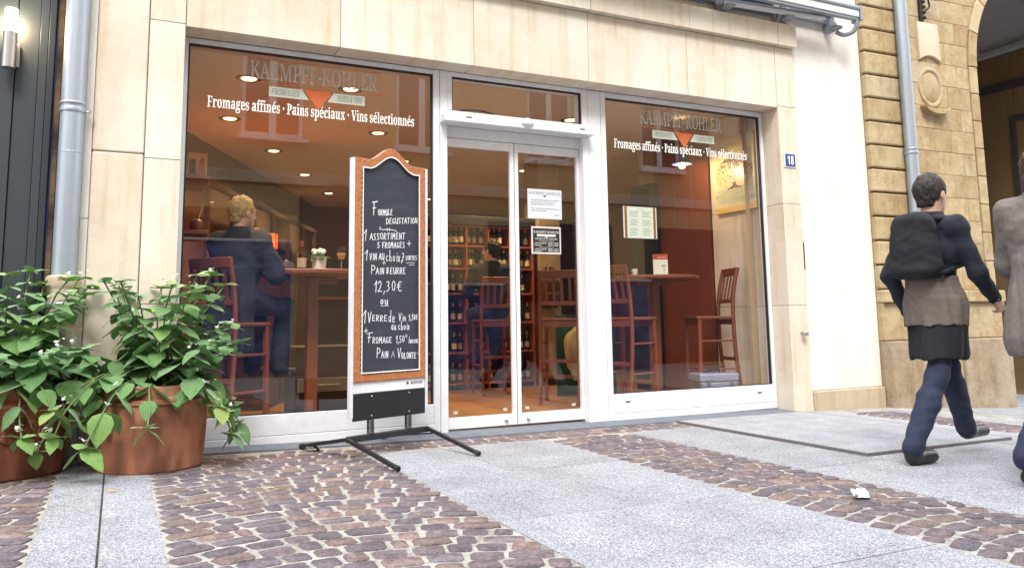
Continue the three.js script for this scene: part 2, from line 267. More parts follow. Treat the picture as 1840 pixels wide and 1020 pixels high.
{ // threshold of blue-grey stone under the shopfront, in lengths
  const h = new THREE.Group(); h.name = 'threshold_stone'; h.userData = { label: 'long blue grey stone threshold under the white shopfront', category: 'threshold' }; scene.add(h);
  const xs = [-2.55, -1.4, -0.3, 0.62, 1.66, 2.69];
  for (let k = 0; k < 5; k++) { const g = new RoundedBoxGeometry(xs[k + 1] - xs[k] - 0.003, 0.09, 0.40, 1, 0.004); g.translate((xs[k] + xs[k + 1]) / 2, -0.045 + 0.008, 0.10); const p = g.attributes.position; for (let i = 0; i < p.count; i++) p.setY(i, p.getY(i) + ground(p.getX(i))); part('stone_length', boxUV(g, 0.5, R() * 3, R() * 3), M.bluestone, h); }
}
{ // granite-filled hatch with a steel rim, standing slightly proud
  const h = thing('cellar_hatch', 'granite filled cellar hatch with dark steel rim set in pavement', 'hatch', [0, 0, 0]);
  const x0 = 1.27, x1 = 2.68, z0 = 0.36, z1 = 2.24;
  const tilt = (g) => { const p = g.attributes.position; for (let i = 0; i < p.count; i++) p.setY(i, p.getY(i) + ground(p.getX(i)) + 0.004); g.computeVertexNormals(); return g; };
  part('rim', tilt(bx(x0, x1, -0.03, 0.013, z1 - 0.012, z1, 0.003)), M.steelRim = std({ map: paintT, color: lin(0.22, 0.20, 0.21), roughness: 0.6, metalness: 0.5 }), h);
  part('rim', tilt(bx(x0, x0 + 0.012, -0.03, 0.013, z0, z1 - 0.013, 0.003)), M.steelRim, h);
  part('rim', tilt(bx(x1 - 0.012, x1, -0.03, 0.012, z0, z1 - 0.013, 0.003)), M.steelRim, h);
  part('rim', tilt(bx(x0 + 0.013, x1 - 0.013, -0.03, 0.012, z0, z0 + 0.012, 0.003)), M.steelRim, h);
  part('slab', tilt(boxUV(bx(x0 + 0.0135, x1 - 0.0135, -0.03, 0.011, z0 + 0.0135, (z0 + z1) / 2 - 0.002, 0.003), 0.62)), M.granite[2], h);
  part('slab', tilt(boxUV(bx(x0 + 0.0135, x1 - 0.0135, -0.03, 0.011, (z0 + z1) / 2 + 0.002, z1 - 0.0135, 0.003), 0.62, .4, .2)), M.granite[0], h);
}
// ---------------------------------------------------------------- the shop building
const serifB = await new FontLoader().loadAsync('fonts/droid/droid_serif_bold.typeface.json');
const serifR = await new FontLoader().loadAsync('fonts/droid/droid_serif_regular.typeface.json');
const sansB = await new FontLoader().loadAsync('fonts/droid/droid_sans_bold.typeface.json');
function textGeo(font, s, size, width, italic = 0) { // flat lettering, baseline at y = 0, starting at x = 0, squeezed to a given width
  const g = new THREE.ShapeGeometry(font.generateShapes(s, size), 4); g.computeBoundingBox(); const b = g.boundingBox;
  g.translate(-b.min.x, 0, 0); if (width) g.scale(width / (b.max.x - b.min.x), 1, 1);
  if (italic) { const p = g.attributes.position; for (let i = 0; i < p.count; i++) p.setX(i, p.getX(i) + p.getY(i) * italic); }
  return g;
}
const shop = thing('shop_building', 'cream limestone shopfront with white framed display windows and double glass doors', 'building');
const limeBlock = (name, x0, x1, y0, y1, z0, z1, r = 0.004) => part(name, bx(x0, x1, y0, y1, z0, z1, r, 1.3), M.lime[Math.floor(R() * 3)], shop);
const J = 0.0016; // half a joint
// core behind the cladding
part('wall_core', merge([plainBox(-3.06, -2.565, -0.2, 5.2, -0.25, 0.17), plainBox(2.715, 3.9, -0.2, 5.2, -0.038, 0.17), plainBox(2.862, 3.9, -0.2, 5.2, -0.25, -0.039), plainBox(-2.56, 2.71, 2.845, 5.2, -0.12, 0.17)]), M.mortar, shop);
// lintel slabs
{ const xs = [-2.55, -1.51, -0.455, 0.595, 1.64, 2.70]; for (let k = 0; k < 5; k++) limeBlock('lintel_slab', xs[k] + J, xs[k + 1] - J, 2.835, 3.437, 0.035, 0.24);
  for (let k = 0; k < 5; k++) limeBlock('cornice_slab', xs[k] + J, xs[k + 1] - J, 3.441, 3.66, 0.1, 0.30); limeBlock('cornice_slab', 2.703, 2.94, 3.441, 3.66, 0.1, 0.30);
  for (let k = 0; k < 5; k++) { limeBlock('upper_slab', xs[k] + J, xs[k + 1] - J, 3.664, 4.4, 0.1, 0.22); limeBlock('upper_slab', xs[k] + J, xs[k + 1] - J, 4.403, 5.2, 0.1, 0.22); } }
// piers
{ const yr = [-0.05, 0.955, 1.91, 2.852, 3.437]; for (let k = 0; k < 4; k++) limeBlock('pier_stone', 2.703, 2.94, yr[k] + J, yr[k + 1] - J, 0.0, 0.24);
  const yl = [-0.05, 0.99, 1.925, 2.85, 3.437]; for (let k = 0; k < 4; k++) limeBlock('pier_stone', -2.768, -2.553, yl[k] + J, yl[k + 1] - J, -0.02, 0.24);
  limeBlock('pier_stone', -3.068, -2.771, -0.05, 1.95, 0.0, 0.232, 0.012); limeBlock('pier_stone', -3.068, -2.771, 1.953, 3.9, 0.0, 0.232, 0.012); limeBlock('pier_stone', -3.068, -2.553, 3.903, 5.2, 0.0, 0.225); limeBlock('pier_stone', -2.768, -2.553, 3.44, 3.9, 0.0, 0.225); }
part('plaster_strip', bx(-3.118, -3.07, -0.05, 1.52, 0.0, 0.215, 0.006), M.plaster, shop); part('plaster_strip', bx(-3.118, -3.07, 1.523, 5.2, 0.0, 0.215, 0.006), M.plaster, shop);
part('plaster_wall', bx(2.943, 3.885, 0.165, 5.2, 0.05, 0.225, 0.006, 1.8), M.plaster, shop, 'bright white plaster wall');
part('plinth', bx(2.943, 3.885, -0.12, 0.163, 0.05, 0.262, 0.010), M.plinth, shop, 'tan stone plinth');
part('wall_slot', bx(2.925, 2.936, 1.29, 1.55, 0.239, 0.246, 0.002), M.iron, shop);
{ const k = part('wall_knob', lathe([[0, 0], [0.016, 0], [0.012, 0.02], [0.012, 0.03], [0.028, 0.038], [0.03, 0.055], [0.02, 0.068], [0, 0.07]], 14).rotateX(Math.PI / 2), M.steel, shop); k.position.set(2.845, 0.70, 0.24); }

// display windows
function shopWindow(x0, x1, y0, y1, fx0, fx1, fy0, name) {
  const w = grp('display_window', shop);
  const zf = 0.032, zb = -0.04;
  const frame = [bx(fx0, x0, fy0, 2.834, zb, zf, .004), bx(x1, fx1, fy0, 2.834, zb, zf, .004), bx(x0, x1, y1, 2.834, zb, zf - 0.001, .004)];
  for (const g of frame) part('frame_member', g, M.white, w);
  part('sill_panel', bx(x0, x1, fy0 + 0.062, y0, zb, zf - 0.001, .004), M.white, w); part('sill_panel', bx(x0, x1, fy0, fy0 + 0.059, zb, zf + 0.004, .004), M.white, w);
  const t = 0.012; part('gasket', merge([plainBox(x0, x0 + t, y0, y1, -0.012, 0.014), plainBox(x1 - t, x1, y0, y1, -0.012, 0.014), plainBox(x0 + t, x1 - t, y1 - t, y1, -0.012, 0.014), plainBox(x0 + t, x1 - t, y0, y0 + t * 0.6, -0.012, 0.014)]), M.gasket, w);
  const g = new THREE.PlaneGeometry(x1 - x0 - 0.02, y1 - y0 - 0.02); g.translate((x0 + x1) / 2, (y0 + y1) / 2, 0); part('pane', g, M.glass, w);
  for (const dx of [0.12, x1 - x0 - 0.2]) part('drain_slot', bx(x0 + dx, x0 + dx + 0.045, fy0 + 0.15, fy0 + 0.158, zf - 0.001, zf + 0.004, 0), M.gasket, w);
  return w;
}
const winL = shopWindow(-2.516, -0.717, 0.24, 2.798, -2.552, -0.665, 0.036), winR = shopWindow(0.885, 2.664, 0.228, 2.788, 0.835, 2.70, 0.008);
// lettering on the glass
function lettering(w, cx, yb, k) { // cx: middle, yb: baseline of the long line, k: size
  const put = (g, m, x, y, name = 'lettering') => { const o = part(name, g, m, w); o.position.set(x, y, 0.004); return o; };
  const L = 1.545 * k; put(textGeo(serifB, 'Fromages affinés · Pains spéciaux · Vins sélectionnés', 0.082 * k, L), M.letterWhite, cx - L / 2, yb);
  const B = 0.95 * k, by = yb + 0.25 * k; put(textGeo(serifR, 'KAEMPFF-KOHLER', 0.128 * k, B), M.letterGrey, cx - B / 2 - 0.01 * k, by);
  for (const pts of [[[-.36, 0], [-.07, 0], [-.12, .075], [-.36, .075]], [[.07, 0], [.36, 0], [.36, .075], [.12, .075]]]) put(new THREE.ShapeGeometry(new THREE.Shape(pts.map(p => new THREE.Vector2(p[0] * k, p[1] * k)))), M.letterPale, cx + 0.01, by - 0.125 * k, 'band'); const tri = new THREE.ShapeGeometry(new THREE.Shape([[-.11, .078], [0, -.07], [.11, .078]].map(p => new THREE.Vector2(p[0] * k, p[1] * k)))); const tm = put(tri, M.orange, cx + 0.01, by - 0.125 * k, 'triangle'); tm.position.z = 0.005;
  const a = textGeo(serifR, 'FROMAGES', 0.045 * k, 0.2 * k, 0.2), b = textGeo(serifR, 'PAINS & VINS', 0.045 * k, 0.19 * k, 0.2); const ta = put(a, M.letterDark, cx - 0.335 * k, by - 0.11 * k), tb = put(b, M.letterDark, cx + 0.155 * k, by - 0.11 * k); ta.position.z = tb.position.z = 0.006;
  const line = new THREE.PlaneGeometry(B, 0.004 * k); put(line, M.orange, cx + 0.03, by + 0.15 * k, 'rule'); put(line, M.orange, cx + 0.03, by - 0.03 * k, 'rule');
}
lettering(winL, -1.625, 2.362, 0.98); lettering(winR, 1.745, 2.352, 0.985);
// entrance: transom window, header with sensor, two sliding leaves
{
  const e = grp('entrance_frame', shop), zf = 0.034, zb = -0.10;
  part('post', bx(-0.662, -0.602, 0.024, 2.834, zb, zf, .004), M.white, e); part('post', bx(0.645, 0.70, 0.012, 2.834, zb, zf, .004), M.white, e); part('post', bx(0.703, 0.832, 0.012, 2.834, zb, zf - 0.004, .004), M.white, e);
  part('rail', bx(-0.602, 0.645, 2.80, 2.834, zb, zf - 0.001, .003), M.white, e); part('rail', bx(-0.602, -0.56, 2.52, 2.80, zb, zf - 0.001, .003), M.white, e);
  part('gasket', merge([plainBox(-0.56, -0.548, 2.52, 2.80, -0.01, 0.014), plainBox(0.633, 0.645, 2.52, 2.80, -0.01, 0.014), plainBox(-0.548, 0.633, 2.788, 2.80, -0.01, 0.014)]), M.gasket, e);
  const g = new THREE.PlaneGeometry(1.19, 0.28); g.translate(0.042, 2.66, 0); part('pane', g, M.glass, e);
  part('header', bx(-0.665, 0.705, 2.405, 2.466, -0.06, 0.135, .006), M.white, e); part('rail', bx(-0.602, 0.645, 2.468, 2.52, -0.09, 0.03, .004), M.white, e);
  part('header', bx(-0.602, 0.645, 2.315, 2.403, -0.10, -0.02, .004), M.white, e);
  const s = part('door_sensor', new THREE.SphereGeometry(0.06, 18, 10).scale(1, 0.62, 0.6), M.white, e); s.position.set(0.06, 2.455, 0.132);
  for (const x of [-0.48, 0.56]) part('drain_slot', bx(x, x + 0.045, 2.445, 2.452, 0.134, 0.139, 0), M.gasket, e);
  part('cable', tube([[-0.53, 2.53, -0.07], [-0.4, 2.56, -0.075], [-0.25, 2.57, -0.08], [-0.15, 2.55, -0.075], [-0.12, 2.527, -0.07]], 0.008, 24, 6), M.iron, e);
  for (const [x0, x1, n] of [[-0.60, 0.015, 0], [0.021, 0.643, 1]]) {
    const d = grp('sliding_door', shop), z0 = -0.075, z1 = -0.037, y0 = 0.035, y1 = 2.312, so = 0.024, si = 0.034;
    const a = n ? si : so, b = n ? so : si;
    part('stile', bx(x0, x0 + a, y0, y1, z0, z1, .003), M.white, d); part('stile', bx(x1 - b, x1, y0, y1, z0, z1, .003), M.white, d);
    part('rail', bx(x0 + a, x1 - b, y1 - 0.07, y1, z0, z1 - 0.001, .003), M.white, d); part('rail', bx(x0 + a, x1 - b, y0, y0 + 0.085, z0, z1 - 0.001, .003), M.white, d);
    const g = new THREE.PlaneGeometry(x1 - x0 - a - b + 0.01, y1 - y0 - 0.145); g.translate((x0 + x1 + a - b) / 2, (y0 + y1 + 0.015) / 2, -0.056); part('pane', g, M.glass, d);
    const k = part('floor_lock', lathe([[0, 0], [0.013, 0], [0.013, 0.012], [0.009, 0.022], [0, 0.023]], 12).rotateX(Math.PI / 2), M.steel, d); k.position.set(n ? x0 + 0.09 : x1 - 0.10, y0 + 0.042, z1);
    for (const gx of [x0 + 0.09, x1 - 0.1]) { const m = part('etched_mark', new THREE.ShapeGeometry(new THREE.Shape([[-.017, -.012], [.017, -.012], [.019, .013], [.008, .004], [0, .013], [-.008, .004], [-.019, .013]].map(p => new THREE.Vector2(...p)))), M.letterPale, d); m.position.set(gx, y0 + 0.125, -0.052); }
    part('seal', plainBox(n ? x0 - 0.003 : x1, n ? x0 : x1 + 0.003, y0 + 0.01, y1 - 0.01, z0, z1 - 0.006), M.gasket, d);
  }
}
// ---------------------------------------------------------------- papers stuck on the glass
function notice(label, x0, x1, y0, y1, z, draw, category = 'notice') {
  const w = Math.round(420 * (x1 - x0) / (y1 - y0)), t = canvasTex(w, 420, draw);
  const n = thing('paper_notice', label, category, [(x0 + x1) / 2, y0, z]);
  part('backing', plainBox(-(x1 - x0) / 2, (x1 - x0) / 2, 0, y1 - y0, 0, 0.0016), std({ color: lin(0.75, 0.76, 0.76), roughness: 0.8 }), n);
  const g = new THREE.PlaneGeometry(x1 - x0 - 0.002, y1 - y0 - 0.002); g.translate(0, (y1 - y0) / 2, 0.0036); part('print', g, std({ map: t, color: lin(0.62, 0.62, 0.62), roughness: 0.75 }), n);
}
notice('white notice sheet with a blue grey heading taped to the glass door', 0.145, 0.47, 1.695, 1.945, -0.0525, (g, w, h) => {
  g.fillStyle = '#f4f6fb'; g.fillRect(0, 0, w, h); g.fillStyle = '#7f92a8'; g.font = `bold ${w * 0.098}px serif`; g.textAlign = 'center'; g.fillText('KAEMPFF-KOHLER', w / 2, 74); g.beginPath(); g.moveTo(w * .44, 84); g.lineTo(w * .56, 84); g.lineTo(w * .5, 112); g.fillStyle = '#39424e'; g.fill();
  g.fillStyle = '#5b6b80'; g.font = `bold ${w * 0.049}px serif`; g.textAlign = 'left';
  ['Exceptionnellement pour le confort', 'de nos clients, cette porte est', 'bloquée pendant le service.'].forEach((s, i) => g.fillText(s, w * 0.09, 165 + i * 30, w * 0.83)); ['Nous y pénétrons de passer par la', 'porte de boutique.'].forEach((s, i) => g.fillText(s, w * 0.09, 285 + i * 30, w * 0.83)); g.fillText('Merci', w * 0.78, 370);
});
notice('black opening hours card with white border on the glass door', 0.175, 0.455, 1.40, 1.63, -0.0525, (g, w, h) => {
  g.fillStyle = '#f3f1ea'; g.fillRect(0, 0, w, h); g.fillStyle = '#2a201a'; g.fillRect(w * .045, h * .06, w * .91, h * .88); g.fillStyle = '#f3f1ea'; g.font = `bold ${w * 0.10}px serif`; g.textAlign = 'center'; g.fillText('KAEMPFF-KOHLER', w / 2, h * .24, w * .86);
  g.fillRect(w * .18, h * .275, w * .64, h * .085); g.beginPath(); g.moveTo(w * .44, h * .36); g.lineTo(w * .56, h * .36); g.lineTo(w * .5, h * .41); g.fill(); g.font = `bold ${w * 0.066}px serif`; g.fillText('HEURES D\'OUVERTURE', w / 2, h * .475, w * .76); g.font = `${w * 0.052}px serif`; g.fillText('du lundi au vendredi', w / 2, h * .545); g.font = `bold ${w * 0.062}px serif`;
  g.textAlign = 'left'; g.fillText('Lundi au Vendredi', w * .1, h * .63, w * .4); g.fillText('Samedi', w * .1, h * .705); g.fillText('Lundi au Vendredi', w * .1, h * .85, w * .4); g.fillText('Samedi', w * .1, h * .92); g.textAlign = 'right'; ['08h00 à 18h30', '08h00 à 18h00'].forEach((s, i) => { g.fillText(s, w * .91, h * (.63 + i * .075), w * .36); g.fillText(s, w * .91, h * (.85 + i * .07), w * .36); }); g.textAlign = 'center'; g.font = `${w * 0.05}px serif`; g.fillText('Ouverture de la cave', w / 2, h * .775);
});
notice('pale menu sheet with brown side bands on the right display window', 1.055, 1.41, 1.555, 1.835, 0.004, (g, w, h) => {
  g.fillStyle = '#dfe6d2'; g.fillRect(0, 0, w, h); g.fillStyle = '#9a5a24'; g.fillRect(w * .03, 0, w * .075, h); g.fillRect(w * .895, 0, w * .075, h); g.fillStyle = '#6d7a66'; g.font = `bold ${h * .036}px serif`; g.textAlign = 'center'; g.fillText('Carte du jour', w * .5, h * .09);
  const q = rng(5); for (const cx of [.31, .69]) for (let i = 0; i < 15; i++) { const y = h * (.15 + i * .053); if (i === 4 || i === 9) continue; g.fillRect(w * (cx - .14 + q() * .03), y, w * (.2 + q() * .08), h * .014); }
}, 'menu');
{ // house number
  const n = thing('house_number_plaque', 'small blue enamel plaque with white number 18 on limestone pier', 'plaque', [2.817, 2.258, 0.241]);
  const f = bx(-0.072, 0.072, 0, 0.142, 0, 0.008, .004); part('rim', f, std({ color: lin(0.55, 0.66, 0.80), roughness: 0.2 }), n); part('plate', bx(-0.062, 0.062, 0.010, 0.132, 0.004, 0.0105, .002), phys({ color: lin(0.012, 0.045, 0.22), roughness: 0.15, clearcoat: 1 }), n);
  const t = part('number', textGeo(sansB, '18', 0.085, 0.078), std({ color: lin(0.8, 0.8, 0.8), roughness: 0.3 }), n); t.position.set(-0.04, 0.03, 0.0125);
}
// ---------------------------------------------------------------- dark boarded shopfront on the left
{
  const b = thing('boarded_shopfront', 'dark slate painted shopfront of vertical boards behind the planters', 'building');
  part('wall_core', plainBox(-9, -3.33, -0.1, 5.2, -0.3, 0.10), M.boardEdge, b);
  let x = -3.345; const ws = [0.05, 0.125, 0.16, 0.16, 0.16, 0.16, 0.16, 0.16, 0.16, 0.16, 0.16, 0.16];
  ws.forEach((w, i) => { part('board', bx(x - w + 0.0035, x, 0.02, 5.2, 0.09, i === 0 ? 0.15 : i === 1 ? 0.118 : 0.128, 0.004, 0.9), M.board, b); x -= w; });
  part('board', bx(-9, x, 0.02, 5.2, 0.09, 0.125, 0.004, 0.9), M.board, b);
  part('corner_trim', bx(-3.343, -3.305, 0.02, 5.2, 0.05, 0.165, 0.006), M.boardEdge, b);
  part('old_post', bx(-3.303, -3.262, 0.02, 5.2, -0.05, 0.135, 0.008, 0.5), M.rust, b, 'rusty weathered post');
  part('blue_strip', bx(-3.303, -3.296, 0.3, 2.75, 0.13, 0.142, 0.002), M.bluePaint, b, 'strip of old blue paint');
  part('return_wall', plainBox(-3.262, -3.119, -0.1, 5.2, -0.3, 0.05), M.plaster, b);
}
{ // wall lamp, lit
  const w = thing('wall_lamp', 'lit cylindrical wall lamp with frosted tube and brushed steel holder', 'lamp', [-3.545, 2.43, 0.128]);
  const z = 0.075, steelB = std({ map: rep(paintT, 3), color: lin(0.55, 0.54, 0.52), roughness: 0.35, metalness: 0.9 });
  part('holder', lathe([[0, 0], [0.036, 0], [0.038, 0.003], [0.038, 0.225], [0.034, 0.228], [0, 0.228]], 28).translate(0, 0, z), steelB, w);
  const glow = part('glass_tube', lathe([[0, 0.226], [0.035, 0.226], [0.036, 0.23], [0.036, 0.37], [0.033, 0.376], [0, 0.378]], 28).translate(0, 0, z), std({ color: lin(0.8, 0.75, 0.68), emissive: lin(1, 0.86, 0.66), emissiveIntensity: 1.15, roughness: 0.4 }), w);
  part('bracket', bx(0.018, 0.034, 0.05, 0.15, 0, z - 0.02, .004), steelB, w); part('wall_plate', bx(-0.03, 0.05, 0.03, 0.18, 0, 0.012, .004), steelB, w);
  const p = new THREE.PointLight(lin(1, 0.72, 0.42), 0.35, 4, 2); p.position.set(0, 0.30, z); p.castShadow = true; w.add(p);
}
function downpipe(label, x, z, yTop, r, collars, yCast, rc, base) {
  const d = thing('downpipe', label, 'drainpipe', [x, base, z]); const h = yTop - base; const yc = yCast - base;
  part('pipe', lathe([[r, yc - 0.02], [r, h]], 28), M.zinc, d);
  part('standpipe', lathe([[rc, 0], [rc, yc - 0.07], [rc + 0.012, yc - 0.06], [rc + 0.012, yc - 0.01], [rc + 0.004, yc], [r + 0.001, yc + 0.006]], 28), M.castPipe, d);
  part('collar', lathe([[rc + 0.001, yc - 0.19], [rc + 0.010, yc - 0.185], [rc + 0.010, yc - 0.16], [rc + 0.001, yc - 0.155]], 28), M.zinc, d);
  for (const cy of collars) { const y = cy - base; const c = part('collar', lathe([[r + 0.0005, y - 0.035], [r + 0.006, y - 0.033], [r + 0.006, y - 0.012], [r + 0.002, y - 0.008], [r + 0.002, y + 0.01], [r + 0.007, y + 0.014], [r + 0.010, y + 0.021], [r + 0.007, y + 0.028], [r + 0.0005, y + 0.03]], 28), M.zinc, d);
    const s = part('clamp_screw', merge([rod([r, y - 0.022, 0], [r + 0.035, y - 0.022, 0], 0.006), rod([r + 0.028, y - 0.022, 0.004], [r + 0.028, y - 0.022, 0.018], 0.009)]), M.steel, d); part('wall_bracket', rod([0, y - 0.022, -r], [0, y - 0.022, -r - 0.06], 0.008), M.zinc, d); }
  for (const sy of [h * 0.36, h * 0.62]) part('seam', lathe([[r + 0.0004, sy], [r + 0.0016, sy + 0.002], [r + 0.0016, sy + 0.006], [r + 0.0004, sy + 0.008]], 28), M.zinc, d);
}
downpipe('grey zinc downpipe with tan lower standpipe between dark boards and limestone', -3.183, 0.265, 5.2, 0.068, [2.205, 4.2], 1.16, 0.085, ground(-3.18));
// ---------------------------------------------------------------- sandstone building with archway on the right
{
  const th = -0.035, b = thing('sandstone_building', 'yellow sandstone building with rusticated corner blocks and a tall archway', 'building', [3.89, 0, 0.235], th);
  // local x runs along its front, z = 0 is the face of the mortar bed
  const JX = 1.74, SP = 3.58, AR = 1.37, CX = JX + AR, mats = M.sand, pick = (a) => a[Math.floor(R() * a.length)];
  const outline = [[0.004, -0.45], [JX + 0.02, -0.45], [JX + 0.02, SP]]; for (let i = 1; i <= 24; i++) { const a = Math.PI - i / 24 * Math.PI; outline.push([CX + Math.cos(a) * (AR - 0.02), SP + Math.sin(a) * (AR - 0.02)]); } outline.push([CX + AR - 0.02, -0.7], [6.2, -0.7], [6.2, 6], [0.004, 6]);
  const core = extr(outline, 0.5); core.translate(0, 0, -0.5); part('wall_core', boxUV(core), M.mortar, b);
  const q = 0.245; // course height
  const y0 = 1.105;
  // rusticated corner blocks
  for (let k = 0; k < 18; k++) { const ya = y0 + k * q, w = k % 2 ? 0.62 : 0.60; part('rusticated_block', boxUV(bx(0.002, w, ya + 0.008, ya + q - 0.008, -0.05, 0.052, 0.018), 1.1, R() * 5, R() * 5), pick(mats), b); }
  part('pilaster_edge', bx(0.622, 0.66, y0, 5.9, -0.04, 0.036, 0.006), mats[1], b);
  // plain ashlar, cut to the arch ring
  const edge = (y) => y < SP ? JX - 0.135 : CX - Math.sqrt(Math.max(0, (AR + 0.135) ** 2 - (y - SP) ** 2));
  for (let k = 0; k < 19; k++) {
    const hq = q, ya = y0 + k * hq, yb = ya + hq; let cuts = k % 2 ? [0.662, 1.02, 1.42] : [0.662, 1.24]; cuts = cuts.filter(c => c < edge(ya) - 0.1); cuts.push(null); if (edge(yb) > 2.2) cuts.splice(cuts.length - 1, 0, 1.9);
    for (let i = 0; i < cuts.length - 1; i++) {
      const xa = cuts[i] + 0.002, end = cuts[i + 1]; let pts;
      if (end !== null) pts = [[xa, ya + .002], [end - .002, ya + .002], [end - .002, yb - .002], [xa, yb - .002]];
      else { if (edge(ya) - xa < 0.03) continue; pts = [[xa, ya + .002]]; for (let s = 0; s <= 6; s++) { const y = lerp(ya + .002, yb - .002, s / 6), ex = Math.min(edge(y), 5) - 0.003; if (!isNaN(ex)) pts.push([ex, y]); } pts.push([xa, yb - .002]); }
      const g = extr(pts, 0.052, 0.002); g.translate(0, 0, -0.03 + (R() - .5) * 0.004); part('ashlar_block', boxUV(g, 1.1, R() * 5, R() * 5), pick(mats), b);
    }
  }
  // jamb stones and voussoirs
  for (let k = 0; k < 8; k++) { const ya = y0 + k * (SP - y0) / 8, yb = ya + (SP - y0) / 8; part('jamb_stone', bx(JX - 0.13, JX, ya + .002, yb - .002, -0.5, 0.040, 0.012, 1.1), pick(mats), b); }
  for (let k = 0; k < 11; k++) { const a0 = Math.PI - k / 11 * Math.PI - 0.002, a1 = Math.PI - (k + 1) / 11 * Math.PI + 0.002, pts = []; for (let s = 0; s <= 5; s++) { const a = lerp(a0, a1, s / 5); pts.push([CX + Math.cos(a) * AR, SP + Math.sin(a) * AR]); } for (let s = 5; s >= 0; s--) { const a = lerp(a0, a1, s / 5); pts.push([CX + Math.cos(a) * (AR + 0.13), SP + Math.sin(a) * (AR + 0.13)]); } const g = extr(pts, 0.54, 0.006); g.translate(0, 0, -0.5); part('voussoir', boxUV(g, 1.1, R() * 5, R() * 5), pick(mats), b); }
  part('jamb_stone', bx(JX + 2 * AR, 6.2, -0.7, 5.9, -0.4, 0.04, 0.01), mats[0], b);
  // ledge, dado and weathered base
  for (const [xa, xb] of [[0.002, 0.58], [0.583, 1.2], [1.203, JX + 0.045]]) part('ledge_stone', bx(xa, xb, 0.975, 1.10, -0.1, 0.105, 0.016), pick(mats), b);
  for (const [xa, xb] of [[0.002, 0.44], [0.443, 1.0], [1.003, JX + 0.02]]) part('dado_stone', bx(xa, xb, 0.605, 0.972, -0.1, 0.06, 0.010), pick(mats), b);
  for (const [xa, xb, m] of [[0.002, 0.36, 0], [0.363, 0.66, 1], [0.663, 0.80, 2], [0.803, 1.06, -1], [1.063, JX + 0.06, 0]]) part('base_stone', bx(xa, xb, -0.5, 0.60, -0.1, m < 0 ? 0.085 : 0.115, 0.012), m < 0 ? mats[1] : M.sandGrey[m], b);
  // pale plaque with a hollowed foot
  { const p = [[0.815, 3.98], [1.13, 3.98]]; for (let i = 0; i <= 12; i++) { const t = i / 12; p.push([1.145 - t * 0.33, 3.56 + Math.sin(t * Math.PI) * 0.055]); } const g = extr(p, 0.03, 0.005); g.translate(0, 0, 0.021); part('pale_plaque', boxUV(g), M.palePlaque, b); }
  // round medallion and its crescent bracket
  { const g = new THREE.TorusGeometry(0.165, 0.022, 10, 36); g.scale(1, 1.22, 0.8); g.translate(0.98, 3.27, 0.022); part('medallion_ring', boxUV(g), mats[3], b); const d = new THREE.SphereGeometry(0.15, 22, 12).scale(1, 1.2, 0.2); d.translate(0.98, 3.27, 0.012); part('medallion', boxUV(d), mats[2], b);
    const p = []; for (let i = 0; i <= 14; i++) { const a = Math.PI + i / 14 * Math.PI; p.push([0.98 + Math.cos(a) * 0.19, 3.045 + Math.sin(a) * 0.085]); } for (let i = 14; i >= 0; i--) { const a = Math.PI + i / 14 * Math.PI; p.push([0.98 + Math.cos(a) * 0.19, 3.048 + Math.sin(a) * 0.03]); } const c = extr(p, 0.08, 0.006); c.translate(0, 0, 0.02); part('crescent_bracket', boxUV(c), mats[2], b); }
  // vaulted passage behind the arch
  const wallM = std({ map: plasterT, color: lin(0.24, 0.155, 0.075), roughness: 0.7 }), trim = std({ color: lin(0.05, 0.045, 0.045), roughness: 0.6 }), ceil = std({ map: plasterT, color: lin(0.46, 0.45, 0.45), roughness: 0.95 });
  const xr = 2 * AR + JX + 0.02;
  for (let k = 0; k < 7; k++) part('wall_panel', bx(xr, xr + 0.05, -0.6, 4.55, -0.52 - (k + 1) * 0.86, -0.52 - k * 0.86 - 0.008, 0.004), wallM, b);
  part('wall_beam', bx(xr - 0.04, xr, 4.03, 4.14, -6.6, -0.5, 0.006), trim, b); part('wall_beam', bx(xr - 0.07, xr + 0.05, 4.56, 4.66, -6.6, -0.5, 0.02), ceil, b);
  part('door_frame', merge([plainBox(xr - 0.03, xr, 3.55, 3.63, -1.45, -0.55), plainBox(xr - 0.03, xr, -0.5, 3.55, -1.45, -1.38), plainBox(xr - 0.03, xr, -0.5, 3.55, -0.62, -0.55)]), trim, b);
  part('passage_wall', plainBox(JX - 0.15, JX - 0.002, -0.6, 5, -6.6, -0.5), ceil, b); part('passage_end', plainBox(JX - 0.1, xr + 0.1, -0.8, 6, -6.8, -6.6), wallM, b); part('passage_wall', plainBox(xr + 0.051, xr + 0.2, -0.8, 6, -6.6, -0.5), ceil, b);
  { const pts = []; for (let i = 0; i <= 16; i++) { const a = Math.PI - i / 16 * Math.PI; pts.push([CX + Math.cos(a) * (AR + 0.02), 4.6 + Math.sin(a) * 0.75]); } for (let i = 16; i >= 0; i--) { const a = Math.PI - i / 16 * Math.PI; pts.push([CX + Math.cos(a) * (AR + 0.12), 4.62 + Math.sin(a) * 0.87]); } const g = extr(pts, 6.1); g.translate(0, 0, -6.6); part('vault', boxUV(g), ceil, b); }
  for (const z of [-2.0, -3.9]) { const pts = []; for (let i = 0; i <= 14; i++) { const a = Math.PI - i / 14 * Math.PI; pts.push([CX + Math.cos(a) * (AR + 0.01), 4.6 + Math.sin(a) * 0.74]); } for (let i = 14; i >= 0; i--) { const a = Math.PI - i / 14 * Math.PI; pts.push([CX + Math.cos(a) * (AR - 0.1), 4.58 + Math.sin(a) * 0.63]); } const g = extr(pts, 0.22); g.translate(0, 0, z); part('vault_rib', boxUV(g), ceil, b); }
  part('upper_wall', boxUV(plainBox(0.004, 6.2, 5.9, 7.5, -0.4, 0.02)), mats[0], b);
}
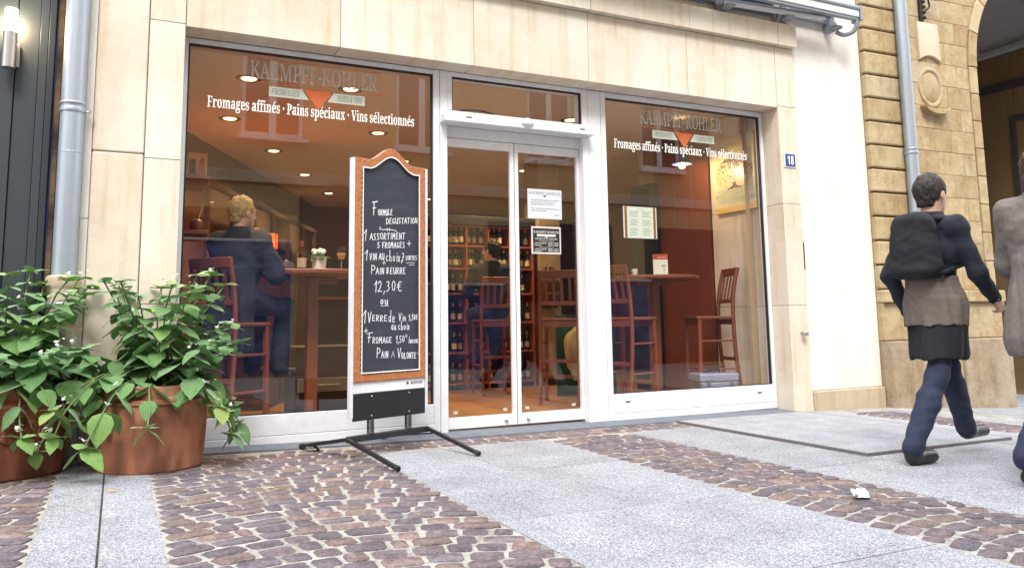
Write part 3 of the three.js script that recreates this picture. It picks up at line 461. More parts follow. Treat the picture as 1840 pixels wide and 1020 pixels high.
downpipe('blue grey zinc downpipe running down the sandstone front', 4.38, 0.37, 6, 0.062, [2.52, 5.3], 0.62, 0.085, -0.06);
{ // wrought iron lamp bracket
  const w = thing('iron_bracket', 'black wrought iron wall bracket high on the sandstone front', 'bracket', [4.78, 3.99, 0.30], -0.035);
  part('upright', bx(-0.022, 0.022, 0, 0.7, 0, 0.03, .006), M.iron, w); for (let i = 0; i < 4; i++) part('stud', new THREE.SphereGeometry(0.022, 10, 8).translate(0.03, 0.04 + i * 0.06, 0.03), M.iron, w);
  part('arm', tube([[0.02, 0.28, 0.03], [0.15, 0.235, 0.10], [0.28, 0.26, 0.18], [0.36, 0.32, 0.24]], 0.012, 24, 6), M.iron, w); part('scroll', tube([[0.02, 0.10, 0.03], [0.08, 0.16, 0.06], [0.06, 0.23, 0.07], [0.10, 0.26, 0.08]], 0.010, 20, 6), M.iron, w);
}
{ // folded awning above the white wall
  const a = thing('awning', 'retracted grey metal folding awning mounted over the shopfront', 'awning', [0, 3.66, 0.2]);
  part('front_bar', merge([rod([-0.5, 0.215, 0.28], [3.62, 0.215, 0.28], 0.032, 0.032, 14)]), M.awningGrey, a); part('front_profile', bx(-0.5, 3.60, 0.12, 0.19, 0.235, 0.30, .01), M.awningPale, a);
  part('drip_edge', bx(-0.5, 3.60, 0.095, 0.118, 0.24, 0.29, .005), M.awningGrey, a); part('end_cap', bx(3.602, 3.63, 0.09, 0.245, 0.19, 0.315, .008), M.awningGrey, a);
  part('fabric_roll', rod([-0.5, 0.26, 0.12], [3.5, 0.26, 0.12], 0.062, 0.062, 18), std({ map: clothT, color: lin(0.3, 0.32, 0.36), roughness: 0.9 }), a);
  part('torsion_bar', bx(-0.5, 3.52, 0.095, 0.135, 0.045, 0.085, .004), M.awningGrey, a); part('back_panel', bx(-0.5, 2.72, 0.07, 0.30, 0.03, 0.04, .002), M.awningGrey, a);
  for (const [x0, x1] of [[0.3, 1.75], [1.95, 3.3]]) { part('folding_arm', bar([x0, 0.085, 0.13], [x1, 0.105, 0.19], 0.036, 0.05), M.awningGrey, a); part('folding_arm', bar([x0 + 0.05, 0.055, 0.15], [x1 - 0.1, 0.07, 0.22], 0.03, 0.04), M.awningPale, a); part('elbow', new THREE.CylinderGeometry(0.032, 0.032, 0.08, 14).translate(x0, 0.08, 0.14), M.awningGrey, a); }
  for (const x of [0.9, 2.05, 2.78, 3.42]) { part('mount_bracket', bx(x - 0.035, x + 0.035, 0.012, 0.17, 0.035, 0.12, .006), M.awningGrey, a); part('mount_bracket', bx(x - 0.05, x + 0.05, 0.02, 0.05, 0.12, 0.20, .006), M.awningGrey, a); }
  part('end_hook', tube([[3.57, 0.14, 0.26], [3.585, 0.06, 0.27], [3.565, -0.01, 0.24], [3.51, -0.03, 0.17], [3.46, 0.01, 0.12]], 0.022, 24, 8), M.awningGrey, a);
}
// ---------------------------------------------------------------- planters
function planter(label, x, z, r, mat, garland) {
  const y = ground(x) - 0.008, p = thing('terracotta_pot', label, 'pot', [x, y, z]);
  const k = r / 0.3;
  part('body', lathe([[0, 0], [0.268 * k, 0], [0.282 * k, 0.006], [0.288 * k, 0.02], [0.30 * k, 0.2], [0.307 * k, 0.36], [0.309 * k, 0.395], [0.303 * k, 0.405], [0.285 * k, 0.41], [0.282 * k, 0.42], [0.285 * k, 0.465], [0.280 * k, 0.475], [0.262 * k, 0.475], [0.256 * k, 0.40], [0, 0.40]], 56), mat, p); { const uv = p.children[0].geometry.attributes.uv; for (let i = 0; i < uv.count; i++) uv.setXY(i, uv.getX(i) * 3 + x, uv.getY(i) * 1.2 + x * 3); }
  part('rim_band', lathe([[0.300 * k, 0.372], [0.313 * k, 0.376], [0.316 * k, 0.39], [0.312 * k, 0.402], [0.300 * k, 0.406]], 56), mat, p);
  part('soil', new THREE.CircleGeometry(0.255 * k, 32).rotateX(-Math.PI / 2).translate(0, 0.425, 0), M.soil, p);
  if (garland) { const list = []; const q = rng(31); for (let i = 0; i < 34; i++) { const a = 0.12 + i * 0.052 - 0.9, yy = 0.27 + Math.sin(i * 0.62) * 0.03 + (q() - .5) * 0.03, s = 0.014 + q() * 0.02; const g = new THREE.SphereGeometry(s, 8, 6).scale(1.3, 0.9, 0.5); g.rotateZ(q() * 3); g.rotateY(a); g.translate(Math.sin(a) * 0.302 * k, yy, Math.cos(a) * 0.302 * k); list.push(g); } part('garland_relief', merge(list), mat, p); }
  return p;
}
const P2 = [-2.685, 0.6], P1 = [-3.42, 0.55];
planter('weathered plain terracotta pot standing beside the left display window', ...P2, 0.305, M.clay, false);
planter('terracotta pot with raised garland standing in front of the dark boards', ...P1, 0.31, M.clayDark, true);
// ---------------------------------------------------------------- leafy plants
const leafShapes = [];
for (let k = 0; k < 5; k++) { // ovate leaf, toothed edge, folded along the midrib, drooping tip; length 1, stalk at origin, grows along +z
  const n = 9, pos = [], uv = [], idx = [], q = rng(200 + k), droop = 0.10 + 0.22 * q(), fold = 0.10 + q() * 0.14, wmax = 0.36 + q() * 0.08, wave = q() * 6;
  for (let i = 0; i <= n; i++) {
    const t = i / n, w = wmax * Math.pow(Math.sin(Math.PI * Math.pow(t, 0.72)), 0.85) * (1 - 0.25 * t) + (i === n ? 0 : 0.004), tooth = i % 2 ? 1.0 : 0.93, yy = -droop * t * t + 0.05 * t;
    for (const s of [-1, -0.5, 0, 0.5, 1]) { const a = Math.abs(s); pos.push(s * w * (a === 1 ? tooth : 1), yy + fold * w * a + (a === 1 ? Math.sin(t * 9 + wave + s) * 0.018 : 0) - a * a * 0.10 * w, t); uv.push(0.5 + s * w / (2 * wmax) * 0.96, t); }
  }
  for (let i = 0; i < n; i++) for (let j = 0; j < 4; j++) { const a = i * 5 + j; idx.push(a, a + 5, a + 1, a + 1, a + 5, a + 6); }
  const g = new THREE.BufferGeometry(); g.setAttribute('position', new THREE.Float32BufferAttribute(pos, 3)); g.setAttribute('uv', new THREE.Float32BufferAttribute(uv, 2)); g.setIndex(idx); g.computeVertexNormals(); leafShapes.push(g);
}
const leafT = canvasTex(256, 256, (g, w, h) => { g.fillStyle = '#d9dcd2'; g.fillRect(0, 0, w, h); const q = rng(3); for (let i = 0; i < 700; i++) { g.fillStyle = `rgba(${q() > .5 ? '255,255,220' : '120,150,110'},0.12)`; g.beginPath(); g.ellipse(q() * w, q() * h, 3 + q() * 8, 2 + q() * 6, q() * 3, 0, 7); g.fill(); }
  g.strokeStyle = 'rgba(250,255,225,0.9)'; g.lineWidth = 4; g.beginPath(); g.moveTo(w / 2, 0); g.lineTo(w / 2, h); g.stroke(); g.lineWidth = 1.8; for (let i = 0; i < 8; i++) for (const s of [-1, 1]) { g.beginPath(); const y = h - h * (0.06 + i * 0.11); g.moveTo(w / 2, y); g.quadraticCurveTo(w / 2 + s * w * 0.22, y - h * 0.05, w / 2 + s * w * 0.44, y - h * 0.16); g.stroke(); } });
const leafM = [[0.20, 0.39, 0.125], [0.165, 0.34, 0.12], [0.27, 0.45, 0.125], [0.20, 0.37, 0.16], [0.36, 0.45, 0.13]].map(c => phys({ map: leafT, color: lin(...c), roughness: 0.85, transmission: 0.3, thickness: 0, side: THREE.DoubleSide, bumpMap: leafT, bumpScale: 0.0015 }));
const stemM = std({ color: lin(0.12, 0.17, 0.06), roughness: 0.7 }), petalM = std({ color: lin(0.8, 0.8, 0.72), roughness: 0.7, side: THREE.DoubleSide }), pollenM = std({ color: lin(0.6, 0.45, 0.08), roughness: 0.9 });
const flowerShape = (() => { const list = [], q = rng(17); for (let c = 0; c < 6; c++) { const cx = (q() - .5) * 0.05, cy = q() * 0.025, cz = (q() - .5) * 0.05, tilt = (q() - .5) * 1.6, tz = (q() - .5) * 1.6; for (let i = 0; i < 5; i++) { const g = new THREE.CircleGeometry(0.0048, 6).scale(0.75, 1, 1).translate(0, 0.0055, 0).rotateX(-1.15).rotateY(i * Math.PI * 2 / 5).rotateX(tilt).rotateZ(tz).translate(cx, cy, cz); list.push(g); } } return merge(list); })();
function plant(label, P, seed, specs, extra) {
  const q = rng(seed), y0 = ground(P[0]) + 0.41, root = thing('potted_plant', label, 'plant', [P[0], y0, P[1]]);
  let count = 0; const rest = [];
  const leaf = (p, dir, len, pitch, mat) => { // dir: heading round y
    count++;
    const m = new THREE.Mesh(leafShapes[Math.floor(q() * 5)], mat ?? leafM[Math.floor(q() * q() * 5)]); m.name = 'leaf'; m.castShadow = m.receiveShadow = true; m.position.copy(p); m.rotation.set(pitch, dir, (q() - .5) * 0.7, 'YXZ'); m.scale.setScalar(len); if (count <= 300) root.add(m); else { m.updateMatrix(); rest.push(m.geometry.clone().applyMatrix4(m.matrix)); }
  };
  for (const [az, len, lean, droop, big] of specs) {
    const pts = [], bx0 = Math.sin(az) * 0.1 * q(), bz0 = Math.cos(az) * 0.1 * q();
    for (let i = 0; i <= 8; i++) { const t = i / 8, out = lean * len * (t * 0.75 + t * t * 0.45), up = len * (t * Math.cos(lean * 0.75)) - droop * t * t * t * len; pts.push(V(bx0 + Math.sin(az + (q() - .5) * 0.08) * out, Math.max(-0.33, up), bz0 + Math.cos(az) * out)); }
    const curve = new THREE.CatmullRomCurve3(pts); part('stem', new THREE.TubeGeometry(curve, 14, 0.0048, 5), stemM, root);
    const nodes = Math.max(4, Math.round(len / 0.085)); let tw = q() * 3;
    for (let i = 1; i <= nodes; i++) {
      const t = 0.18 + 0.82 * i / nodes, p = curve.getPoint(Math.min(1, t)), hang = Math.max(0, -curve.getTangent(Math.min(1, t)).y); tw += 1.55;
      const size = big * lerp(0.23, 0.085 + 0.05 * hang, Math.pow(t, 1.25)) * (0.75 + q() * 0.5);
      for (const s of [0, Math.PI]) leaf(p, az + tw + s + (q() - .5) * 0.5, size, 0.10 + (1 - t) * 0.55 * q() + 0.25 * q() + hang * (0.5 + q() * 0.5) - (t > 0.95 ? 0.35 * (1 - hang) : 0), t > 0.93 ? leafM[q() > .4 ? 2 : 4] : undefined);
      if (t > 0.55 && q() < 0.42) { const f = part('flower', flowerShape, petalM, root); f.position.copy(p).add(V((q() - .5) * 0.05, 0.02 + q() * 0.02, (q() - .5) * 0.05)); f.rotation.y = q() * 6; f.scale.setScalar(0.8 + q() * 0.5); }
    }
    const tip = curve.getPoint(1); for (let i = 0; i < 3; i++) leaf(tip, az + i * 2.1 + q(), 0.07 + q() * 0.03, -0.5 + q() * 0.5, leafM[2]);
  }
  if (rest.length) part('leaves_behind', merge(rest), leafM[1], root).userData = { kind: 'stuff' };
}
{ const q = rng(77), mk = (n, a0, a1, l0, l1, le0, le1, d0, d1, big = 1) => Array.from({ length: n }, (_, i) => [a0 + (a1 - a0) * (i + q() * 0.7) / n, l0 + q() * (l1 - l0), le0 + q() * (le1 - le0), d0 + q() * (d1 - d0), big]);
  plant('bushy green plant with white flowers spilling over the plain pot by the window', P2, 301, [...mk(5, -1.2, 1.6, 0.30, 0.44, 0.85, 1.05, 0.9, 1.35, 1.05), ...mk(4, -1.9, -0.6, 0.46, 0.62, 0.8, 1.0, 1.0, 1.4, 0.9), ...mk(13, 0, 6.28, 0.60, 0.76, 0.2, 0.5, 0, 0.08, 0.9), ...mk(6, 0.5, 2.3, 0.42, 0.54, 0.6, 0.8, 0.1, 0.6, 1.0), ...mk(3, 1.0, 1.9, 0.42, 0.5, 0.75, 0.85, 1.0, 1.4, 0.95)]);
  plant('bushy green plant with white flowers growing from the garland pot', P1, 402, [...mk(6, -0.7, 1.7, 0.32, 0.46, 0.85, 1.05, 0.8, 1.3, 1.1), ...mk(13, 0, 6.28, 0.58, 0.78, 0.2, 0.5, 0, 0.1, 1), ...mk(7, -0.5, 2.3, 0.44, 0.58, 0.7, 0.95, 0.2, 0.7, 1.05)]);
}
// ---------------------------------------------------------------- chalkboard sign
const G5 = { // hand-drawn capitals and lower-case letters as pen strokes in a 1 x 1 cell, y down
  A: 'M0 1L.45 0L.85 1M.15 .62L.7 .6', B: 'M.1 0L.1 1M.1 .02Q.8 .1 .15 .48Q.95 .6 .1 1', C: 'M.75 .15Q.1 -.1 .08 .55Q.1 1.1 .8 .85', D: 'M.12 0L.12 1M0 .03Q1 .1 .8 .65Q.6 1 .05 1', E: 'M.7 .03L.15 .05L.12 .97L.75 .95M.13 .5L.6 .46', F: 'M0 .08L.85 -.02M.3 .02L.26 1M.1 .5L.6 .46', G: 'M.75 .15Q.1 -.12 .08 .55Q.1 1.1 .75 .85L.76 .58L.45 .6', H: 'M.1 0L.1 1M.75 0L.72 1M.1 .52L.73 .48', I: 'M.3 .05L.28 1', L: 'M.15 0L.12 .97L.75 .93', M: 'M.05 1L.15 0L.45 .6L.75 0L.85 1', N: 'M.1 1L.12 0L.7 1L.74 0', O: 'M.45 0Q-.1 .1 .1 .6Q.3 1.1 .65 .9Q1 .4 .45 0', P: 'M.15 0L.12 1M.1 .05Q1 0 .7 .45Q.5 .6 .14 .55', R: 'M.12 0L.1 1M.1 .03Q.95 0 .6 .45L.14 .5L.75 1', S: 'M.7 .1Q.1 -.1 .15 .3Q.3 .5 .6 .6Q.8 1 .1 .95', T: 'M0 .04L.85 0M.42 .03L.4 1', U: 'M.1 0Q0 1 .4 1Q.8 1 .75 0M.75 0L.78 1', V: 'M.05 0L.38 1L.8 -.05', X: 'M.1 0L.75 1M.75 0L.05 1', J: 'M.55 0Q.6 1 .1 .9',
  a: 'M.6 .45Q.1 .35 .12 .75Q.2 1.1 .6 .8M.62 .42L.66 1', b: 'M.1 0L.1 1', c: 'M.65 .5Q.1 .35 .12 .75Q.2 1.1 .7 .9', d: 'M.6 .5Q.1 .4 .12 .78Q.2 1.1 .6 .8M.66 -.1L.64 1', e: 'M.12 .72L.62 .68Q.6 .3 .2 .5Q0 .9 .35 1Q.6 1 .7 .88', h: 'M.12 -.1L.12 1M.12 .6Q.6 .3 .6 1', i: 'M.3 .45L.3 1M.28 .2L.34 .22', o: 'M.4 .45Q0 .5 .15 .85Q.4 1.1 .6 .8Q.7 .5 .4 .45', u: 'M.1 .45Q.05 1.05 .4 1Q.65 .95 .64 .45M.64 .45L.68 1', v: 'M.1 .45L.35 1L.65 .42', n: 'M.1 1L.12 .45M.12 .6Q.6 .3 .6 1', x: 'M.1 .45L.65 1M.65 .45L.1 1', r: 'M.12 .45L.12 1M.12 .65Q.3 .4 .6 .5', m: 'M.08 1L.1 .45Q.35 .35 .38 1M.38 .6Q.7 .35 .7 1', s: 'M.6 .5Q.1 .4 .2 .68Q.6 .75 .55 .95Q.2 1.05 .1 .95',
  0: 'M.4 .05Q0 .1 .1 .6Q.3 1.1 .6 .8Q.75 .2 .4 .05', 1: 'M.1 .4L.45 0L.36 1.05', 2: 'M.1 .25Q.4 -.2 .65 .2Q.6 .6 .1 .97L.75 .93', 3: 'M.1 .1Q.8 -.1 .35 .45Q.95 .7 .1 1', 5: 'M.65 .03L.2 .05L.16 .45Q.8 .4 .6 .85Q.4 1.05 .1 .92', 7: 'M.1 .05L.65 .0L.3 1M.2 .5L.6 .48', ',': 'M.25 .9L.12 1.2', '+': 'M.05 .55L.8 .5M.42 .15L.42 .9', '€': 'M.8 .1Q.2 -.05 .2 .5Q.25 1.1 .85 .9M.02 .4L.6 .36M.02 .6L.55 .57', '/': 'M.5 0L.1 1.1', '´': 'M.2 .2L.5 .05', '~': 'M.02 .3Q-.1 .85 .25 .7Q.35 .62 .45 .62L.55 .62Q.85 .55 .98 .9M.42 .4L.42 .85M.55 .4L.55 .85', '.': 'M.2 .95L.25 1' };
{
  const sgn = thing('chalkboard_sign', 'tall pavement chalkboard with orange wood frame on black spring feet', 'sign', [-1.285, ground(-1.285), 0.715], 0.365);
  const W = 0.315; // half width
  const top = (x) => 1.885 - ground(-1.285) * 0 + (Math.abs(x) < 0.19 ? 0.095 * (0.5 + 0.5 * Math.cos(x / 0.19 * Math.PI)) : 0);
  const arch = (inset) => { const a = []; for (let i = 0; i <= 36; i++) { const x = lerp(W - 0.022 - inset, -(W - 0.022 - inset), i / 36); a.push([x, top(x * (0.19 + inset * 0) / 0.19) - inset * 1.05]); } return a; };
  const yb = 0.46; const iw = 0.057;
  const inner = [[-(W - 0.022 - iw), yb + iw], [W - 0.022 - iw, yb + iw], ...arch(iw)], outer = [[-(W - 0.022), yb], [W - 0.022, yb], ...arch(0)];
  const fr = extr(outer, 0.016, 0.004, [inner]); fr.translate(0, 0, 0.004); part('wood_frame', boxUV(fr, 0.25), M.oakSign, sgn);
  // beaded inner edge
  { const list = [], bw = W - 0.022 - iw; for (let y = yb + iw + 0.02; y < 1.80; y += 0.032) for (const s of [-1, 1]) list.push(new THREE.BoxGeometry(0.005, 0.019, 0.003).translate(s * (bw + 0.006), y, 0.0255)); for (let x = -bw + 0.02; x < bw; x += 0.034) list.push(new THREE.BoxGeometry(0.02, 0.005, 0.003).translate(x, yb + iw - 0.008, 0.0255)); part('beading', merge(list), M.blackMetal, sgn); }
  { const big = [[-(W - 0.022 - iw + 0.004), yb + iw - 0.004], [W - 0.022 - iw + 0.004, yb + iw - 0.004], ...arch(iw - 0.004)], sml = [[-(W - 0.022 - iw - 0.003), yb + iw + 0.003], [W - 0.022 - iw - 0.003, yb + iw + 0.003], ...arch(iw + 0.003)]; const lg = extr(big, 0.004, 0, [sml]); lg.translate(0, 0, 0.0245); part('inner_line', lg, std({ color: lin(0.75, 0.75, 0.75), roughness: 0.7 }), sgn); }
  // the writing
  const cw = 560, bw = 2 * (W - 0.022 - iw), y1 = yb + iw, y2 = 1.885 - iw * 1.05 + 0.1, ch = Math.round(cw * (y2 - y1) / bw);
  const t = canvasTex(cw, ch, (g, w, h) => {
    g.fillStyle = '#2e333b'; g.fillRect(0, 0, w, h); const q = rng(55);
    for (let i = 0; i < 90; i++) { g.strokeStyle = `rgba(190,200,215,${0.012 + q() * 0.02})`; g.lineWidth = 12 + q() * 50; g.beginPath(); const x = q() * w, y = q() * h, a = -0.4 + q() * 0.9; g.moveTo(x, y); g.quadraticCurveTo(x + 60, y + 40 * a, x + 100 + q() * 120, y + 90 * a); g.stroke(); }
    for (let i = 0; i < 1800; i++) { g.fillStyle = `rgba(220,225,235,${q() * 0.07})`; g.fillRect(q() * w, q() * h, 1 + q() * 2, 1 + q() * 2); }
    const ys = (h - 0) , sy0 = (0.1 / (y2 - y1)) * h;          // corner height of the board in the picture of it
    const Y = (py, u) => sy0 + (py - (302 + 18 * u)) / ((675 - 6 * u) - (302 + 18 * u)) * (h - sy0);
    const line = (s, u0, u1, py, hh, lw = 4.6, al = 0.93) => { hh *= 0.98; lw *= 1.0; // stretch the words between two places on the board
      const chars = [...s], adv = chars.map(c => c === ' ' ? 0.55 : ',´.i'.includes(c) ? 0.5 : 'I1'.includes(c) ? 0.62 : 'Mm'.includes(c) ? 1.1 : 1), tot = adv.reduce((a, b) => a + b, 0), cwid = (u1 - u0) * w / tot, ph = hh / 373 * (h - sy0); let x = u0 * w;
      chars.forEach((c, i) => { const d = G5[c]; if (d) { const jy = (q() - .5) * ph * 0.09, jr = (q() - .5) * 0.06, cx = x, cy = Y(py, (x / w)) - ph / 2 + jy, sc = cwid * 0.92;
        for (let pass = 0; pass < 2; pass++) { g.save(); g.transform(sc, jr * ph, -0.06 * sc, ph, cx + (q() - .5) * 1.2, cy + (q() - .5) * 1.2); const pth = new Path2D(d); g.restore(); g.save(); g.setTransform(1, 0, 0, 1, 0, 0); const mm = new DOMMatrix([sc, jr * ph, -0.06 * sc, ph, cx, cy]); const p2 = new Path2D(); p2.addPath(pth, mm); g.strokeStyle = `rgba(240,242,246,${al * (pass ? 0.5 : 1)})`; g.lineWidth = pass ? lw * 1.5 : lw; g.lineCap = g.lineJoin = 'round'; g.stroke(p2); g.restore(); } }
        x += adv[i] * cwid; });
    };
    const under = (u0, u1, py) => { g.strokeStyle = 'rgba(240,242,246,.9)'; g.lineWidth = 4; g.beginPath(); g.moveTo(u0 * w, Y(py, u0)); g.lineTo(u1 * w, Y(py, u1)); g.stroke(); };
    line('F', .18, .29, 379, 26, 6); line('ORMULE', .28, .54, 386, 11, 5); line('DEGUSTATION', .42, 1.0, 402, 11, 4.8); line('~', .32, .66, 415, 11, 4.4);
    line('1', .03, .11, 427, 20, 5); line('ASSORTIMENT', .145, .77, 430, 12, 5); line('5 FROMAGES', .27, .765, 446, 11, 5); line('+', .80, .89, 443, 13, 4.4);
    line('1', .05, .13, 463, 18, 5); line('VIN AU', .14, .40, 467, 12, 5); line('choix,', .42, .72, 467, 19, 4.6); line('7', .70, .76, 468, 16, 4.4); line('SORTES', .77, .985, 470, 8, 4); under(.78, .94, 479); under(.83, .93, 483); line('+', .36, .43, 477.5, 9, 4);
    line('P', .165, .26, 490, 16, 5); line('AIN BEURRE', .25, .78, 493, 12, 5); line('12,30€', .22, .72, 521, 20, 5.4); line('ou', .33, .48, 546, 15, 6.5); under(.33, .47, 556);
    line('1', .03, .11, 575, 23, 5.4); line('V', .12, .19, 576, 18, 5.4); line('ERRE', .19, .46, 578, 11, 5); line('de', .47, .60, 576, 20, 4.8); line('Vin', .65, .80, 577, 14, 4.8); line('5,50€', .83, 1.0, 577, 11, 4.4); line('au choix', .52, .86, 592, 15, 4.6); line('+', .06, .14, 600, 11, 4.4);
    line('F', .115, .22, 613, 18, 5); line('ROMAGE', .2, .54, 617, 11, 4.8); line('1,50', .60, .77, 616, 13, 4.6); line('c', .77, .82, 609, 8, 4); line('/morceau', .83, 1.0, 617, 12, 3.4);
    line('P', .27, .35, 640, 18, 5.2); line('AIN', .35, .48, 643, 12, 5); line('A', .52, .6, 643, 12, 5, .5); line('V', .63, .71, 640, 18, 5); line('OLONTE´', .7, 1.0, 645, 11, 5);
  });
  const bs = new THREE.ShapeGeometry(new THREE.Shape(inner.map(p => new THREE.Vector2(p[0], p[1])))); { const p = bs.attributes.position, uv = bs.attributes.uv; for (let i = 0; i < p.count; i++) uv.setXY(i, (p.getX(i) + bw / 2) / bw, (p.getY(i) - y1) / (y2 - y1)); }
  bs.translate(0, 0, 0.012); part('blackboard', bs, std({ map: t, roughness: 0.8, color: lin(0.9, 0.9, 0.9) }), sgn);
  const back = extr(outer, 0.006); back.translate(0, 0, -0.006); part('back_panel', back, M.white, sgn);
  part('side_rail', bx(-W, -W + 0.021, 0.245, 1.882, -0.014, 0.022, .004), M.alu, sgn); part('side_rail', bx(W - 0.021, W, 0.245, 1.882, -0.014, 0.022, .004), M.alu, sgn);
  part('white_panel', bx(-W + 0.022, W - 0.022, 0.392, yb - 0.001, -0.006, 0.012, .002), M.white, sgn); part('black_plate', bx(-W + 0.03, W - 0.022, 0.225, 0.39, -0.002, 0.017, .003), std({ map: paintT, color: lin(0.006, 0.006, 0.008), roughness: 0.8 }), sgn);
  for (const x of [-0.15, 0.155]) for (const y of [0.25, 0.37]) part('bolt', new THREE.SphereGeometry(0.006, 8, 6).translate(x, y, 0.018), M.steel, sgn);
  { const dk = std({ color: lin(0.03, 0.03, 0.035), roughness: 0.6 }); part('maker_badge', bx(0.175, 0.27, 0.424, 0.440, 0.0115, 0.0135, .004), dk, sgn); const tx = part('maker_lettering', textGeo(sansB, 'SEGJET', 0.011, 0.082), M.white, sgn); tx.position.set(0.181, 0.4265, 0.0148); part('maker_badge', new THREE.CircleGeometry(0.010, 16).translate(0.145, 0.432, 0.0135), dk, sgn); }
  for (const x of [-0.15, 0.155]) { const pts = []; for (let i = 0; i <= 110; i++) { const a = i / 110 * Math.PI * 2 * 11; pts.push([x + Math.cos(a) * 0.021, 0.142 + i / 110 * 0.085, 0.008 + Math.sin(a) * 0.021]); } part('coil_spring', tube(pts, 0.0034, 320, 5), M.springSteel, sgn); }
  part('cross_bar', bx(-0.325, 0.325, 0.100, 0.138, -0.012, 0.026, .005), M.blackMetal, sgn);
  const inv = (wx, wz) => { const c = Math.cos(0.365), s = Math.sin(0.365), dx = wx + 1.285, dz = wz - 0.715; return [dx * c - dz * s, dx * s + dz * c]; };
  for (const [ax, fx, fz] of [[-0.325, -1.439, 1.39], [-0.325, -1.755, 0.292], [0.325, -1.153, 0.11], [0.325, -0.815, 1.088]]) { const [lx, lz] = inv(fx, fz), dy = ground(fx) - ground(-1.285) + 0.016; part('leg', bar([ax, 0.122, 0.007], [lx, dy, lz], 0.023, 0.023, .004), M.blackMetal, sgn); part('foot_cap', rod([lerp(lx, ax, 0.06), lerp(dy, 0.122, 0.06), lerp(lz, 0.007, 0.06)], [lx, dy, lz], 0.0165, 0.0165, 10), M.gasket, sgn); }
}
// ---------------------------------------------------------------- litter
{ const dry = std({ map: clayT, color: lin(0.34, 0.18, 0.07), roughness: 0.85, side: THREE.DoubleSide }); const g = leafShapes[1].clone(); const p = g.attributes.position; for (let i = 0; i < p.count; i++) { const x = p.getX(i), z = p.getZ(i); p.setY(i, 0.16 + p.getY(i) * 2 + Math.sin(z * 7) * 0.08 + x * x * 1.2); } g.computeVertexNormals(); g.scale(0.15, 0.13, 0.13); const m = solo('dry_leaf', g, dry, 'curled brown dry leaf lying at the sign foot', 'leaf'); m.position.set(-1.745, ground(-1.7) - 0.002, 0.40); m.rotation.y = 1.5;
  const lit = [[-2.87, 1.332, 'cigarette butt lying on the narrow granite slabs'], [-2.161, 1.559, 'cigarette butt lying among the purple setts']]; for (const [x, z, l] of lit) { const m = solo('cigarette_butt', merge([rod([-0.015, 0.005, 0], [0.010, 0.005, 0.006], 0.0042), rod([0.010, 0.005, 0.006], [0.018, 0.005, 0.008], 0.0044)]), std({ color: lin(0.62, 0.36, 0.15), roughness: 0.9 }), l, 'litter'); m.position.set(x, ground(x) + 0.001, z); }
  const c = new THREE.PlaneGeometry(0.09, 0.07, 6, 5); c.rotateX(-Math.PI / 2); const cp = c.attributes.position, q = rng(9); for (let i = 0; i < cp.count; i++) cp.setXYZ(i, cp.getX(i) + (q() - .5) * 0.03, 0.006 + q() * 0.035, cp.getZ(i) + (q() - .5) * 0.03); const cf = c.toNonIndexed(); cf.computeVertexNormals(); const s = solo('paper_scrap', cf, std({ color: lin(0.75, 0.73, 0.72), roughness: 0.6, side: THREE.DoubleSide }), 'crumpled white paper scrap lying on the red sett band', 'litter'); s.position.set(0.28, ground(0.28) + 0.002, 3.04);
}
